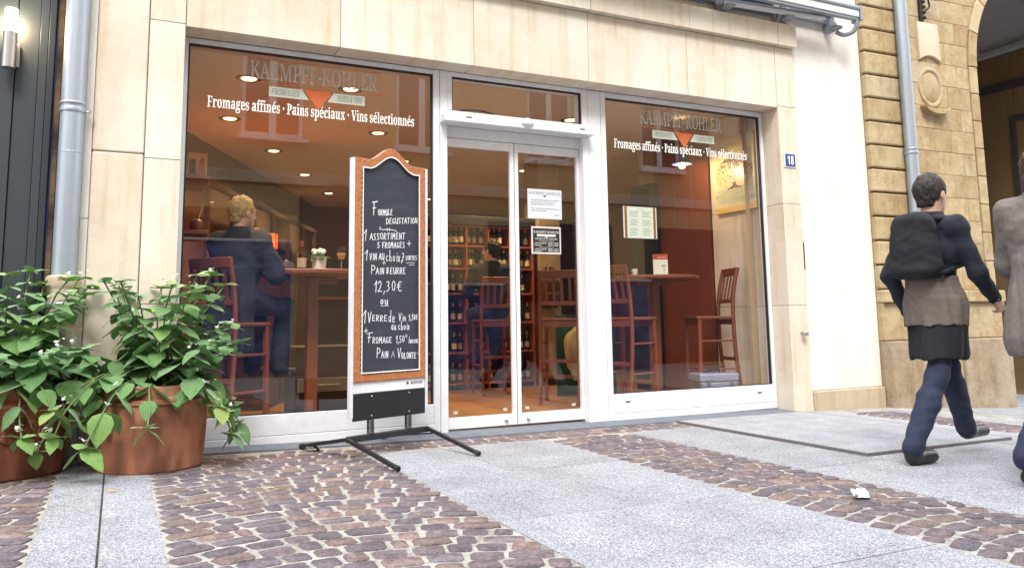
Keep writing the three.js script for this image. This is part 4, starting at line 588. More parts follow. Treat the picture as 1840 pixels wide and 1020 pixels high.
// ---------------------------------------------------------------- inside the shop
const FY = 0.03, CY = 2.95;
{ // floor boards run from the window to the back
  const h = new THREE.Group(); h.name = 'room_floor'; h.userData = { kind: 'structure', label: 'honey coloured wooden floor boards inside the shop' }; scene.add(h);
  let x = -2.9; let i = 0; while (x < 5.6) { const w = 0.155; const q = rng(900 + i); let z = -0.13; while (z > -8.9) { const L = 1.3 + q() * 1.4, z1 = Math.max(-8.95, z - L); if (x > -2.5 || z > -5) part('floor_board', bx(x, x + w - 0.002, FY - 0.03, FY, z1 + 0.002, z, 0), M.floorWood[Math.floor(q() * 3)], h); z = z1; } x += w; i++; }
  struct('room_floor_base', plainBox(-3.05, 5.75, -0.35, FY - 0.032, -9.1, -0.11), M.darkWood);
  const lights = [[-1.95, -1.18], [-1.07, -1.15], [-1.93, -2.66], [-0.35, -2.7], [-1.25, -4.09], [0.42, -4.12], [-0.57, -5.56], [1.2, -5.56], [0.13, -7.07], [1.9, -7.07], [1.35, -1.35], [2.2, -4.12], [1.4, -2.98]];
  // ceiling slab with the wells of the downlights cut out as open cans
  const s = new THREE.Shape([[-3.05, 0.02], [5.75, 0.02], [5.75, 9.1], [-3.05, 9.1]].map(p => new THREE.Vector2(...p)));
  for (const [lx, lz] of lights) { const p = new THREE.Path(); p.absarc(lx, -lz, 0.074, 0, Math.PI * 2, true); s.holes.push(p); }
  const g = new THREE.ExtrudeGeometry(s, { depth: 0.1, bevelEnabled: false, curveSegments: 10 }); g.rotateX(-Math.PI / 2); g.translate(0, CY, 0); struct('room_ceiling', boxUV(g), M.ceiling);
  struct('roof_slab', plainBox(-3.05, 5.75, CY + 0.16, CY + 0.3, -9.1, -0.02), M.mortar);
  const ringM = std({ color: lin(0.16, 0.13, 0.10), roughness: 0.5, metalness: 0.4 }), canM = std({ color: lin(0.5, 0.45, 0.4), roughness: 0.3, metalness: 0.7, side: THREE.DoubleSide }), lampM = std({ color: lin(0.9, 0.85, 0.7), emissive: lin(1, 0.74, 0.38), emissiveIntensity: 0.9 });
  lights.forEach(([lx, lz], i) => {
    const d = thing('ceiling_downlight', 'round recessed downlight glowing warm in the shop ceiling', 'light', [lx, CY, lz], 0, 'downlights in the shop ceiling');
    part('trim_ring', lathe([[0.07, 0.012], [0.072, -0.003], [0.105, -0.006], [0.112, -0.001], [0.112, 0]], 28), ringM, d); part('reflector', lathe([[0.069, 0.004], [0.066, 0.06], [0.046, 0.1]], 24), canM, d);
    const g = lathe([[0, -0.014], [0.04, -0.012], [0.062, -0.006], [0.068, 0.002]], 24); part('lamp_disc', g, lampM, d);
    const l = new THREE.SpotLight(lin(1, 0.70, 0.34), lx === 1.4 ? 4.5 : lx > 1 ? 1.6 : 3.1, 9, 1.15, 0.7, 2); l.position.set(0, -0.03, 0); l.target.position.set(0, -2, 0); l.castShadow = true; l.shadow.radius = 2.5; d.add(l, l.target);
  });
}
// walls: the left one runs slantwise to the back, the right one starts with limestone beside the window
{
  const t = 0.12, dirx = 0.435, dirz = -0.9; // along the slanted left wall
  struct('room_wall_left', plainBox(-2.9, -2.56, FY, CY, -3.2, -0.041), M.brownWall);
  const L = 9; const g = plainBox(0, L, FY, CY, -t, 0); g.applyMatrix4(new THREE.Matrix4().makeRotationY(Math.atan2(0.9, 0.435))); g.translate(-2.72, 0, -2.5); struct('room_wall_slanted', g, M.brownWall);
  struct('room_wall_back', plainBox(-3.05, 5.75, FY, CY, -9.1, -8.6), M.maroon);
  struct('room_wall_right', merge([plainBox(2.86, 3.0, FY, CY, -2.2, -0.26), plainBox(2.86, 5.75, FY, CY, -2.3, -2.2), plainBox(5.6, 5.75, FY, CY, -9.1, -2.2)]), M.roomWall);
  const h = new THREE.Group(); h.name = 'room_wall_limestone'; h.userData = { kind: 'structure', label: 'cream limestone side wall inside the right window' }; scene.add(h);
  for (const [a, b] of [[FY, 0.955], [0.958, 1.93], [1.933, 2.94]]) part('wall_stone', bx(2.78, 2.86, a, b, -0.86, -0.041, 0.003, 1.3), M.lime[1], h);
  struct('room_wall_front', merge([plainBox(2.70, 2.85, FY, CY, -0.26, -0.255)]), M.roomWall);
  struct('room_bulkhead', plainBox(-2.55, 2.69, 2.84, CY, -0.125, -0.121), M.ceiling);
  const w = thing('wood_panelling', 'tall red brown wooden panelling behind the family tree picture', 'panelling', [2.8, FY, 0]); for (const [a, b] of [[-1.16, -0.88], [-1.47, -1.163], [-1.75, -1.473]]) part('panel', bx(-0.04, 0.05, 0, 2.9, a, b, .004), M.redPanel, w);
  const k = thing('dark_cabinet', 'narrow black cabinet end beside the red panelling', 'cabinet', [2.76, FY, -1.98]); part('body', bx(-0.1, 0.09, 0, 2.4, -0.2, 0.2, .006), M.blackGloss, k); part('door', bx(-0.115, -0.102, 0.05, 2.36, -0.19, 0.19, .004), M.blackGloss, k);
  // a tan pillar that carries the rucksack
  const p = thing('pillar', 'tan plastered pillar at the end of the bottle shelf', 'pillar', [2.14, FY, -3.5]); part('shaft', bx(-0.16, 0.16, 0, 2.92, -0.2, 0.2, .01), M.roomWall, p); part('skirting', bx(-0.17, 0.17, 0, 0.1, -0.21, 0.21, .004), M.darkWood, p);
  // glazed partition in dark frames along the slanted wall
  const gp = thing('glazed_partition', 'dark framed glazed partition along the slanted shop wall', 'partition', [-2.42, FY, -2.5], Math.atan2(0.9, 0.435));
  part('top_rail', bx(0, 5.6, 2.30, 2.36, -0.03, 0.03, .004), M.darkWood, gp); part('bottom_rail', bx(0, 5.6, 0.0, 0.1, -0.03, 0.03, .004), M.darkWood, gp); for (let i = 0; i <= 7; i++) part('mullion', bx(i * 0.79, i * 0.79 + 0.045, 0.1, 2.30, -0.025, 0.025, .004), M.darkWood, gp);
  for (let i = 0; i < 7; i++) { const g = new THREE.PlaneGeometry(0.745, 2.2); g.translate(i * 0.79 + 0.4175, 1.2, 0); part('pane', g, M.glass, gp); }
}
// bar-height chair, front towards +z
function barChair(label, pos, turn, group) {
  const c = thing('bar_chair', label, 'chair', pos, turn, group); const W = 0.19, seat = 0.84, m = M.redWood;
  part('seat', bx(-0.205, 0.205, seat - 0.03, seat, -0.19, 0.2, .012), m, c);
  for (const s of [-1, 1]) { part('front_leg', bar([s * W, 0, 0.18], [s * W * 0.95, seat - 0.03, 0.165], 0.036, 0.036), m, c); part('rear_post', tube([[s * W, 0.0, -0.25], [s * W, 0.4, -0.195], [s * W, 0.85, -0.18], [s * W * 0.97, 1.1, -0.2], [s * W * 0.97, 1.31, -0.25]], 0.0195, 20, 6), m, c); part('side_stretcher', bar([s * W, 0.33, -0.2], [s * W, 0.33, 0.17], 0.03, 0.018), m, c); part('side_stretcher', bar([s * W, 0.60, -0.18], [s * W, 0.60, 0.165], 0.03, 0.018), m, c); }
  part('front_stretcher', bar([-W, 0.24, 0.175], [W, 0.24, 0.175], 0.034, 0.02), m, c); part('rear_stretcher', bar([-W, 0.42, -0.195], [W, 0.42, -0.195], 0.034, 0.02), m, c);
  part('apron', bx(-W, W, seat - 0.085, seat - 0.032, 0.155, 0.172, .003), m, c); part('apron', bx(-W, W, seat - 0.085, seat - 0.032, -0.185, -0.168, .003), m, c);
  part('top_rail', bx(-W, W, 1.235, 1.315, -0.258, -0.232, .01), m, c); part('lower_rail', bx(-W, W, 0.965, 1.005, -0.2, -0.178, .004), m, c); for (let i = 0; i < 4; i++) part('back_slat', bar([-0.12 + i * 0.08, 1.0, -0.19], [-0.12 + i * 0.08, 1.24, -0.242], 0.03, 0.012), m, c);
  return c;
}
function barTable(label, pos, r, rect) {
  const t = thing('bar_table', label, 'table', pos); part('table_top', lathe([[0, 1.205], [r - 0.006, 1.205], [r, 1.212], [r, 1.236], [r - 0.006, 1.243], [0, 1.243]], 48), M.redWood, t); part('column', bx(-0.045, 0.045, 0.04, 1.205, -0.045, 0.045, .008), M.redWood, t); part('base', bx(-0.25, 0.25, 0, 0.035, -0.045, 0.045, .01), M.redWood, t); part('base', bx(-0.045, 0.045, 0.001, 0.0355, -0.25, 0.25, .01), M.redWood, t); part('apron', bx(-0.2, 0.2, 1.15, 1.204, -0.02, 0.02, .003), M.redWood, t); return t;
}
barTable('round red wood bar table carrying the white flower pot', [-1.45, FY, -0.85], 0.50);
barTable('round red wood bar table carrying the menu stand', [1.98, FY, -0.86], 0.46);
barChair('red wood bar chair under the seated customer with dark jacket', [-2.10, FY, -0.6], 2.29);
barChair('red wood bar chair at the table with the menu stand, beside limestone wall', [2.42, FY, -0.56], -1.9);
barChair('red wood bar chair at the table with the menu stand, beside the door post', [1.4, FY, -0.5], 1.9);
barChair('red wood bar chair behind the notices of the glass door', [1.18, FY, -1.35], 2.5);
barChair('red wood bar chair draped with a black jacket behind the chalkboard sign', [-0.82, FY, -0.95], -1.4);
{ const j = solo('draped_jacket', (() => { const g = new THREE.PlaneGeometry(0.52, 0.78, 14, 18); const p = g.attributes.position; for (let i = 0; i < p.count; i++) { const x = p.getX(i), y = p.getY(i); p.setZ(i, Math.sin(x * 22 + y * 3) * 0.012 * (0.4 - y)); p.setX(i, x * (0.86 - y * 0.2)); } const b = g.clone(); b.translate(0, 0, -0.10); g.computeVertexNormals(); b.computeVertexNormals(); return merge([g, b, new RoundedBoxGeometry(0.44, 0.06, 0.1, 2, 0.03).translate(0, 0.385, -0.05)]); })(), std({ map: clothT, color: lin(0.014, 0.014, 0.017), roughness: 0.95, side: THREE.DoubleSide }), 'black jacket hanging over a bar chair back', 'jacket'); j.position.set(-0.53, FY + 0.96, -0.99); j.rotation.y = -1.4; }
// things on the left table
const TT = FY + 1.243;
{ const p = thing('flower_pot', 'white ceramic pot with small white flowers on the bar table', 'flower pot', [-1.44, TT, -0.66]); part('pot', lathe([[0, 0], [0.045, 0], [0.05, 0.006], [0.062, 0.115], [0.056, 0.115], [0.05, 0.09], [0, 0.09]], 28), M.ceramic, p);
  const q = rng(21); for (let i = 0; i < 22; i++) { const m = part('leaf', leafShapes[i % 5], leafM[1], p); m.position.set(0, 0.11, 0); m.rotation.set(-0.25 + q() * 0.5, i * 0.9, 0, 'YXZ'); m.scale.setScalar(0.07 + q() * 0.04); }
  const bloom = merge(Array.from({ length: 26 }, () => new THREE.IcosahedronGeometry(0.011 + q() * 0.008, 1).translate((q() - .5) * 0.09, 0.135 + q() * 0.035, (q() - .5) * 0.08))); part('blossom', bloom, petalM, p); }
{ const g = thing('wine_glass', 'half full glass of white wine beside the flower pot', 'glass', [-1.27, TT, -0.62]); const gm = phys({ color: 0xffffff, transmission: 1, thickness: 0, ior: 1.45, roughness: 0.0, side: THREE.DoubleSide }); part('bowl', lathe([[0.004, 0.085], [0.025, 0.095], [0.037, 0.125], [0.038, 0.155], [0.031, 0.2]], 24), gm, g); part('stem', lathe([[0.033, 0.0005], [0.033, 0.002], [0.008, 0.006], [0.0035, 0.02], [0.0035, 0.085]], 20), phys({ color: lin(.9, .9, .9), transmission: 0.8, thickness: 0, roughness: 0.05 }), g); part('wine', lathe([[0, 0.092], [0.023, 0.098], [0.034, 0.125], [0.035, 0.142], [0, 0.142]], 20), phys({ color: lin(0.85, 0.62, 0.2), transmission: 0.75, thickness: 0, roughness: 0.02 }), g); }
function bottleParts(root, h, r, m, lab, cap) { part('bottle_body', lathe([[0, 0], [r * 0.92, 0], [r, 0.006], [r, h * 0.58], [r * 0.9, h * 0.64], [r * 0.42, h * 0.74], [r * 0.36, h * 0.8], [r * 0.36, h * 0.97], [r * 0.4, h * 0.975], [r * 0.4, h], [0, h]], 14), m, root); if (lab) part('label', lathe([[r + 0.0006, h * 0.16], [r + 0.0006, h * 0.46]], 14), lab, root); if (cap) part('cap', lathe([[r * 0.42, h * 0.82], [r * 0.43, h * 1.003], [0, h * 1.004]], 12), cap, root); }
{ const b = thing('sauce_bottle', 'amber glass bottle with red cap behind the flower pot', 'bottle', [-1.53, TT, -0.9]); bottleParts(b, 0.26, 0.036, M.bottleAmber, M.labelPaper, M.capsule); }
{ const n = thing('plate', 'white plate with crumpled napkin on the bar table', 'plate', [-1.74, TT, -0.72]); part('dish', lathe([[0, 0.002], [0.07, 0.002], [0.11, 0.014], [0.112, 0.017], [0.07, 0.008], [0, 0.007]], 36), M.ceramic, n); const q = rng(8), g = new THREE.IcosahedronGeometry(0.05, 2); const p = g.attributes.position; for (let i = 0; i < p.count; i++) { const k = 0.7 + noise.noise(p.getX(i) * 60, p.getY(i) * 60, p.getZ(i) * 60) * 0.7; p.setXYZ(i, p.getX(i) * k * 1.3, p.getY(i) * k * 0.45 + 0.024, p.getZ(i) * k); } g.computeVertexNormals(); part('napkin', g, M.ceramic, n); }
for (const [x, z, h] of [[-1.86, -1.02, 0.15], [-1.77, -1.1, 0.17], [-1.67, -1.05, 0.15]]) { const g = thing('water_glass', 'clear tumbler standing at the back of the customer table', 'glass', [x, TT, z], 0, 'tumblers on the left table'); part('wall', lathe([[0.03, 0.002], [0.036, h]], 20), phys({ color: 0xffffff, transmission: 1, thickness: 0, ior: 1.5, roughness: 0.02, side: THREE.DoubleSide }), g); part('base', lathe([[0, 0.001], [0.031, 0.001], [0.031, 0.012], [0, 0.012]], 20), phys({ color: lin(.85, .85, .85), transmission: .7, thickness: 0, roughness: .05 }), g); }
// right table
{ const m = thing('menu_stand', 'upright menu card with orange red heading on the right table', 'menu', [1.93, TT, -0.66], -0.35); const t = canvasTex(128, 190, (g, w, h) => { g.fillStyle = '#e3e2cf'; g.fillRect(0, 0, w, h); g.fillStyle = '#b8401c'; g.fillRect(0, 0, w, h * .24); g.fillStyle = '#f0e0cc'; g.font = 'bold 13px serif'; g.fillText('Kaempff-Kohler', w * .3, h * .16, w * .66); g.fillStyle = '#a08a60'; g.fillRect(w * .55, h * .5, w * .3, h * .06); g.fillRect(w * .7, h * .54, w * .05, h * .3); }); part('card', bx(-0.075, 0.075, 0, 0.21, -0.004, 0.004, .001), M.ceramic, m); const g = new THREE.PlaneGeometry(0.148, 0.208); g.translate(0, 0.105, 0.0055); part('print', g, std({ map: t, roughness: 0.6 }), m); }
{ const c = thing('candle_holder', 'small white candle glass on the right table', 'candle', [1.66, TT, -0.72]); part('holder', lathe([[0, 0], [0.028, 0], [0.031, 0.065], [0.026, 0.065], [0.024, 0.05], [0, 0.05]], 20), M.ceramic, c); part('wick', rod([0, 0.05, 0], [0, 0.06, 0], 0.0015), M.iron, c); }
{ // picture of a family tree on the limestone wall
  const f = thing('family_tree_picture', 'large pale picture of a dark tree with name boxes on side wall', 'picture', [2.779, 1.925, -0.455], -Math.PI / 2);
  const t = canvasTex(512, 700, (g, w, h) => { const gr = g.createLinearGradient(0, 0, 0, h); g.fillStyle = '#d8d2a8'; g.fillRect(0, 0, w, h); const q = rng(12); for (let i = 0; i < 500; i++) { g.fillStyle = q() > .5 ? 'rgba(160,180,160,.10)' : 'rgba(225,205,140,.10)'; g.beginPath(); g.ellipse(q() * w, q() * h, 20 + q() * 50, 8 + q() * 16, 0, 0, 7); g.fill(); } for (let i = 0; i < 160; i++) { g.fillStyle = 'rgba(120,160,160,.10)'; g.beginPath(); g.ellipse(q() * w, h * (.68 + q() * .2), 20 + q() * 70, 5 + q() * 8, 0, 0, 7); g.fill(); }
    g.fillStyle = '#e0bd6c'; g.fillRect(0, h * .93, w, h * .07); const br = (x, y, a, l, wd) => { if (wd < 1.4) return; const x2 = x + Math.cos(a) * l, y2 = y + Math.sin(a) * l; g.strokeStyle = '#54303c'; g.lineCap = 'round'; g.lineWidth = wd; g.beginPath(); g.moveTo(x, y); g.quadraticCurveTo((x + x2) / 2 + (q() - .5) * l * .3, (y + y2) / 2, x2, y2); g.stroke(); for (let i = 0; i < 3; i++) br(x2, y2, a + (i - 1) * .6 + (q() - .5) * .35, l * .68, wd * .58); }; br(w * .5, h * .66, -1.57, h * .15, 42); br(w * .48, h * .56, -2.6, h * .13, 16); br(w * .52, h * .56, -.5, h * .13, 16); g.lineWidth = 12; for (const d of [-1, -.5, .5, 1]) { g.beginPath(); g.moveTo(w * .5, h * .62); g.quadraticCurveTo(w * (.5 + d * .05), h * .68, w * (.5 + d * .16), h * .69); g.stroke(); }
    for (let i = 0; i < 88; i++) { const a = q() * 6.28, rr2 = 0.18 + q() * 0.28, x = w * (.5 + Math.cos(a) * rr2), y = h * (.34 + Math.sin(a) * rr2 * .62); g.fillStyle = '#e5d69c'; g.fillRect(x - 17, y - 10, 34, 20); g.strokeStyle = '#6b5a4a'; g.lineWidth = 2.4; g.strokeRect(x - 17, y - 10, 34, 20); } });
  part('panel', bx(-0.30, 0.30, 0, 0.78, 0, 0.03, .003), std({ color: lin(0.55, 0.45, 0.22), roughness: 0.6 }), f); const g = new THREE.PlaneGeometry(0.594, 0.774); g.translate(0, 0.39, 0.0335); part('print', g, phys({ map: t, roughness: 0.35, clearcoat: 0.5 }), f);
}
{ // pendant lamp
  const p = thing('pendant_lamp', 'pendant lamp with dark blue shade and bright bulb in right window', 'lamp', [2.36, 2.42, -0.8]); const sh = std({ color: lin(0.015, 0.025, 0.06), roughness: 0.4, side: THREE.DoubleSide }); part('shade', lathe([[0.02, 0.15], [0.032, 0.135], [0.05, 0.10], [0.10, 0.035], [0.104, 0.028]], 32), sh, p); part('cord', rod([0, 0.17, 0], [0, 0.53, 0], 0.004), M.iron, p);
  part('bulb', new THREE.SphereGeometry(0.034, 20, 14).translate(0, 0.012, 0), std({ color: lin(1, .9, .7), emissive: lin(1, 0.80, 0.45), emissiveIntensity: 3 }), p); const l = new THREE.PointLight(lin(1, 0.72, 0.4), 0.45, 9, 2); l.position.set(0, 0, 0); l.castShadow = true; p.add(l);
}
{ const c = thing('metal_case', 'silver blue metal equipment case on the floor in right window', 'case', [2.28, FY, -0.36], -0.2); const mm = std({ map: paintT, color: lin(0.45, 0.46, 0.62), roughness: 0.35, metalness: 0.6 }); part('body', bx(-0.20, 0.20, 0, 0.22, -0.12, 0.12, .012), mm, c); part('lid', bx(-0.205, 0.205, 0.222, 0.30, -0.125, 0.125, .014), mm, c); part('handle', tube([[-0.07, 0.30, 0], [-0.06, 0.33, 0], [0.06, 0.33, 0], [0.07, 0.30, 0]], 0.009, 20, 6), M.gasket, c); for (const x of [-0.12, 0.12]) part('latch', bx(x - 0.02, x + 0.02, 0.19, 0.25, 0.118, 0.134, .003), M.steel, c); for (const x of [-0.19, 0.19]) part('edge_strip', bx(x - 0.015, x + 0.015, 0.005, 0.218, -0.123, 0.123, .003), M.steel, c); }
{ // wall decorations at the back right, behind the right table
  for (const [x, y, z, w, h, m, l] of [[3.6, 2.05, -2.195, 0.3, 0.36, M.maroon, 'small dark red framed picture on the back wall'], [3.15, 1.45, -2.195, 0.32, 0.5, M.darkWood, 'dark ornamental wall grille on the tan wall']]) { const f = thing('wall_picture', l, 'picture', [x, y, z]); f.rotation.y = Math.PI; f.position.z = -2.31; part('frame', bx(-w / 2, w / 2, 0, h, 0, 0.03, .004), M.darkWood, f); part('canvas', bx(-w / 2 + 0.03, w / 2 - 0.03, 0.03, h - 0.03, 0.02, 0.034, .002), m, f); }
}
{ // bottle shelf
  const x0 = 0.06, s = thing('bottle_shelf', 'red wood shelf unit filled with rows of wine bottles', 'shelf', [0, FY, -3.45]); const xs = [0.06, 0.36, 0.66, 0.965, 1.26, 1.553, 1.885], ys = [0.08, 0.45, 0.81, 1.165, 1.475, 1.755, 2.0];
  part('back', bx(x0, 1.905, 0, 2.02, -0.2, -0.18, .002), M.darkWood, s); xs.forEach((x, i) => { part('upright', bx(x - 0.011, x + 0.011, 0, 2.0, -0.18, 0.16, .002), M.shelfWood, s); }); ys.forEach((y, j) => { for (let i = 0; i < 6; i++) part('shelf_board', bx(xs[i] + 0.0115, xs[i + 1] - 0.0115, y - 0.022, y, -0.178, 0.158, .002), M.shelfWood, s); });
  part('crown', bx(x0 - 0.03, 1.92, 2.003, 2.12, -0.2, 0.18, .006), M.blackGloss, s);
  const proto = thing('wine_bottle', 'dark wine bottle with cream label standing on the red wood shelf', 'bottle', [0, 0, 0], 0, 'wine bottles on the red wood shelf'); bottleParts(proto, 0.235, 0.031, M.bottle, M.labelPaper, null); const cap = std({ color: lin(0.5, 0.3, 0.05), roughness: 0.4 }); part('cap', lathe([[0.0135, 0.19], [0.0138, 0.236], [0, 0.237]], 10), cap, proto); let first = true; const q = rng(66);
  for (let j = 0; j < 6; j++) for (let i = 0; i < 6; i++) { const n = j > 2 ? 3 + Math.floor(q() * 2) : 2 + Math.floor(q() * 2); for (let k = 0; k < n; k++) { if (q() < 0.12) continue; const x = lerp(xs[i] + 0.055, xs[i + 1] - 0.055, n === 1 ? 0.5 : k / (n - 1)), pos = [x, FY + ys[j] + 0.0005, -3.45 + 0.03 + q() * 0.08]; if (first) { proto.position.set(...pos); first = false; } else copy(proto, pos, q() * 6); } }
}
{ // rucksack on the pillar, green panel and cream bag behind the door
  const r = thing('rucksack', 'brown rucksack hanging on the tan pillar', 'bag', [2.1, 1.2, -3.28]); const lm = std({ map: clothT, color: lin(0.10, 0.035, 0.02), roughness: 0.9 }); part('body', new RoundedBoxGeometry(0.3, 0.38, 0.14, 3, 0.06).translate(0, 0, 0), lm, r); part('pocket', new RoundedBoxGeometry(0.22, 0.17, 0.07, 3, 0.03).translate(0, -0.08, 0.09), lm, r); for (const x of [-0.07, 0.07]) part('strap', tube([[x, 0.17, 0.03], [x * 0.9, 0.30, 0.03], [x * 0.5, 0.33, 0], [x * 0.4, 0.2, -0.03]], 0.014, 16, 6), lm, r);
  const g = thing('green_panel', 'dark green display panel leaning behind the bar chair', 'panel', [1.78, FY, -1.9], -0.15); part('board', bx(-0.33, 0.37, 0, 0.85, -0.02, 0.02, .006), std({ map: paintT, color: lin(0.012, 0.085, 0.05), roughness: 0.6 }), g); part('edge', bx(-0.34, 0.38, 0.852, 0.875, -0.024, 0.024, .004), std({ color: lin(0.01, 0.05, 0.03), roughness: 0.6 }), g);
  const b = solo('cloth_bag', (() => { const g = new THREE.SphereGeometry(0.2, 26, 20); const p = g.attributes.position; for (let i = 0; i < p.count; i++) { const x = p.getX(i), y = p.getY(i), z = p.getZ(i), k = 1 + noise.noise(x * 9, y * 9, z * 9) * 0.22; p.setXYZ(i, x * k * (0.92 + y), y * k * 1.5, z * k * 0.5); } g.computeVertexNormals(); return g; })(), std({ map: clothT, color: lin(0.55, 0.43, 0.22), roughness: 0.95 }), 'sagging cream cloth bag hanging in front of the green panel', 'bag'); b.position.set(1.62, FY + 0.46, -1.72);
}
{ // wooden shelf at the left edge with jars, red lit lantern boxes by the partition
  const s = thing('corner_shelf', 'red wood corner shelf at the left end of the display window', 'shelf', [-2.5, FY, -0.75]); for (const y of [0.5, 1.0, 1.52, 1.93]) part('shelf_board', bx(-0.06, 0.20, y - 0.03, y, -0.3, 0.3, .003), M.redWood, s); for (const z of [-0.28, 0.28]) part('upright', bx(-0.06, -0.03, 0, 2.3, z - 0.02, z + 0.02, .003), M.redWood, s);
  const t = canvasTex(64, 64, (g) => { g.fillStyle = '#c9773f'; g.fillRect(0, 0, 64, 64); g.fillStyle = '#2a1a14'; g.fillRect(4, 16, 22, 48); g.strokeStyle = '#7a2d18'; g.lineWidth = 3; for (let i = 0; i < 4; i++) { g.beginPath(); g.moveTo(30 + i * 9, 64); g.quadraticCurveTo(34 + i * 5, 30, 44 + i * 3, 12); g.stroke(); } });
  const b = thing('gift_box', 'orange patterned gift box on the top corner shelf', 'box', [-2.38, FY + 1.93, -0.70]); part('carton', bx(-0.07, 0.07, 0, 0.2, -0.06, 0.06, .004), std({ color: lin(0.5, 0.2, 0.09), roughness: 0.6 }), b); part('print', new THREE.PlaneGeometry(0.136, 0.19).translate(0, 0.1, 0.0625), std({ map: t, roughness: 0.6 }), b);
  const j = thing('jar', 'round red jar with a thin stick on the corner shelf', 'jar', [-2.37, FY + 1.52, -0.66]); part('body', lathe([[0, 0], [0.04, 0], [0.055, 0.03], [0.05, 0.08], [0.03, 0.1], [0, 0.1]], 20), M.redPanel, j); part('stick', rod([0.01, 0.1, 0], [0.04, 0.22, 0], 0.004), M.labelPaper, j);
  const lm = std({ color: lin(0.75, 0.10, 0.02), roughness: 0.6, emissive: lin(0.9, 0.10, 0.015), emissiveIntensity: 0.3 });
  for (const [x, z, w, h, l] of [[-1.62, -3.05, 0.16, 0.42, 'tall glowing red orange lantern box behind the customer'], [-1.38, -3.35, 0.13, 0.40, 'narrow glowing red lantern box with a dark band behind the customer']]) { const d = thing('lantern_box', l, 'lamp', [x, FY + 1.42, z], -0.5); part('lamp_shade', bx(-w / 2, w / 2, 0, h, -0.05, 0.05, .008), lm, d); part('band', bx(-w / 2 - 0.004, w / 2 + 0.004, h * 0.5, h * 0.58, -0.054, 0.054, .003), M.blackGloss, d); part('foot', bx(-w / 2, w / 2, -0.03, 0, -0.05, 0.05, .004), M.blackGloss, d); const p = new THREE.PointLight(lin(1, 0.2, 0.04), 0.25, 5, 2); p.position.set(0, h / 2, 0.12); p.castShadow = true; d.add(p); }
  const k = thing('sideboard', 'dark low sideboard along the glazed partition', 'sideboard', [-1.42, FY, -3.15], 1.12); part('carcass', bx(-0.8, 0.8, 0, 1.36, -0.2, 0.2, .01), M.darkWood, k); part('top', bx(-0.82, 0.82, 1.361, 1.392, -0.22, 0.22, .006), M.blackGloss, k); for (let i = 0; i < 3; i++) part('door', bx(-0.78 + i * 0.53, -0.78 + i * 0.53 + 0.5, 0.06, 1.32, 0.2, 0.215, .004), M.darkWood, k);
  const c = thing('counter', 'black counter in front of the maroon back wall', 'counter', [1.4, FY, -7.9]); part('body', bx(-2.2, 2.2, 0, 1.2, -0.3, 0.3, .01), M.blackGloss, c); part('worktop', bx(-2.25, 2.25, 1.202, 1.25, -0.34, 0.34, .01), M.redWood, c); part('back_board', bx(-2.2, 2.2, 1.3, 1.95, -0.62, -0.58, .004), M.blackGloss, c);
  const ob = thing('carton', 'tan cardboard carton on the floor under the left window', 'box', [-1.95, FY, -0.32]); part('box_body', bx(-0.2, 0.2, 0, 0.17, -0.11, 0.11, .004), std({ map: clothT, color: lin(0.50, 0.24, 0.06), roughness: 0.9 }), ob); part('tape', bx(-0.201, 0.201, 0.16, 0.1715, -0.02, 0.02, 0), std({ color: lin(0.4, 0.2, 0.06), roughness: 0.5 }), ob);
  const cab = thing('drawer_cabinet', 'brown cabinet with a pale drawer strip behind the left table', 'cabinet', [-0.95, FY, -1.75]); part('body', bx(-0.5, 0.5, 0, 0.62, -0.25, 0.25, .008), M.darkWood, cab); part('drawer', bx(-0.48, 0.48, 0.22, 0.34, 0.25, 0.265, .003), std({ color: lin(0.3, 0.27, 0.24), roughness: 0.5 }), cab); part('handle', bx(-0.3, -0.1, 0.27, 0.285, 0.265, 0.285, .004), M.steel, cab);
}
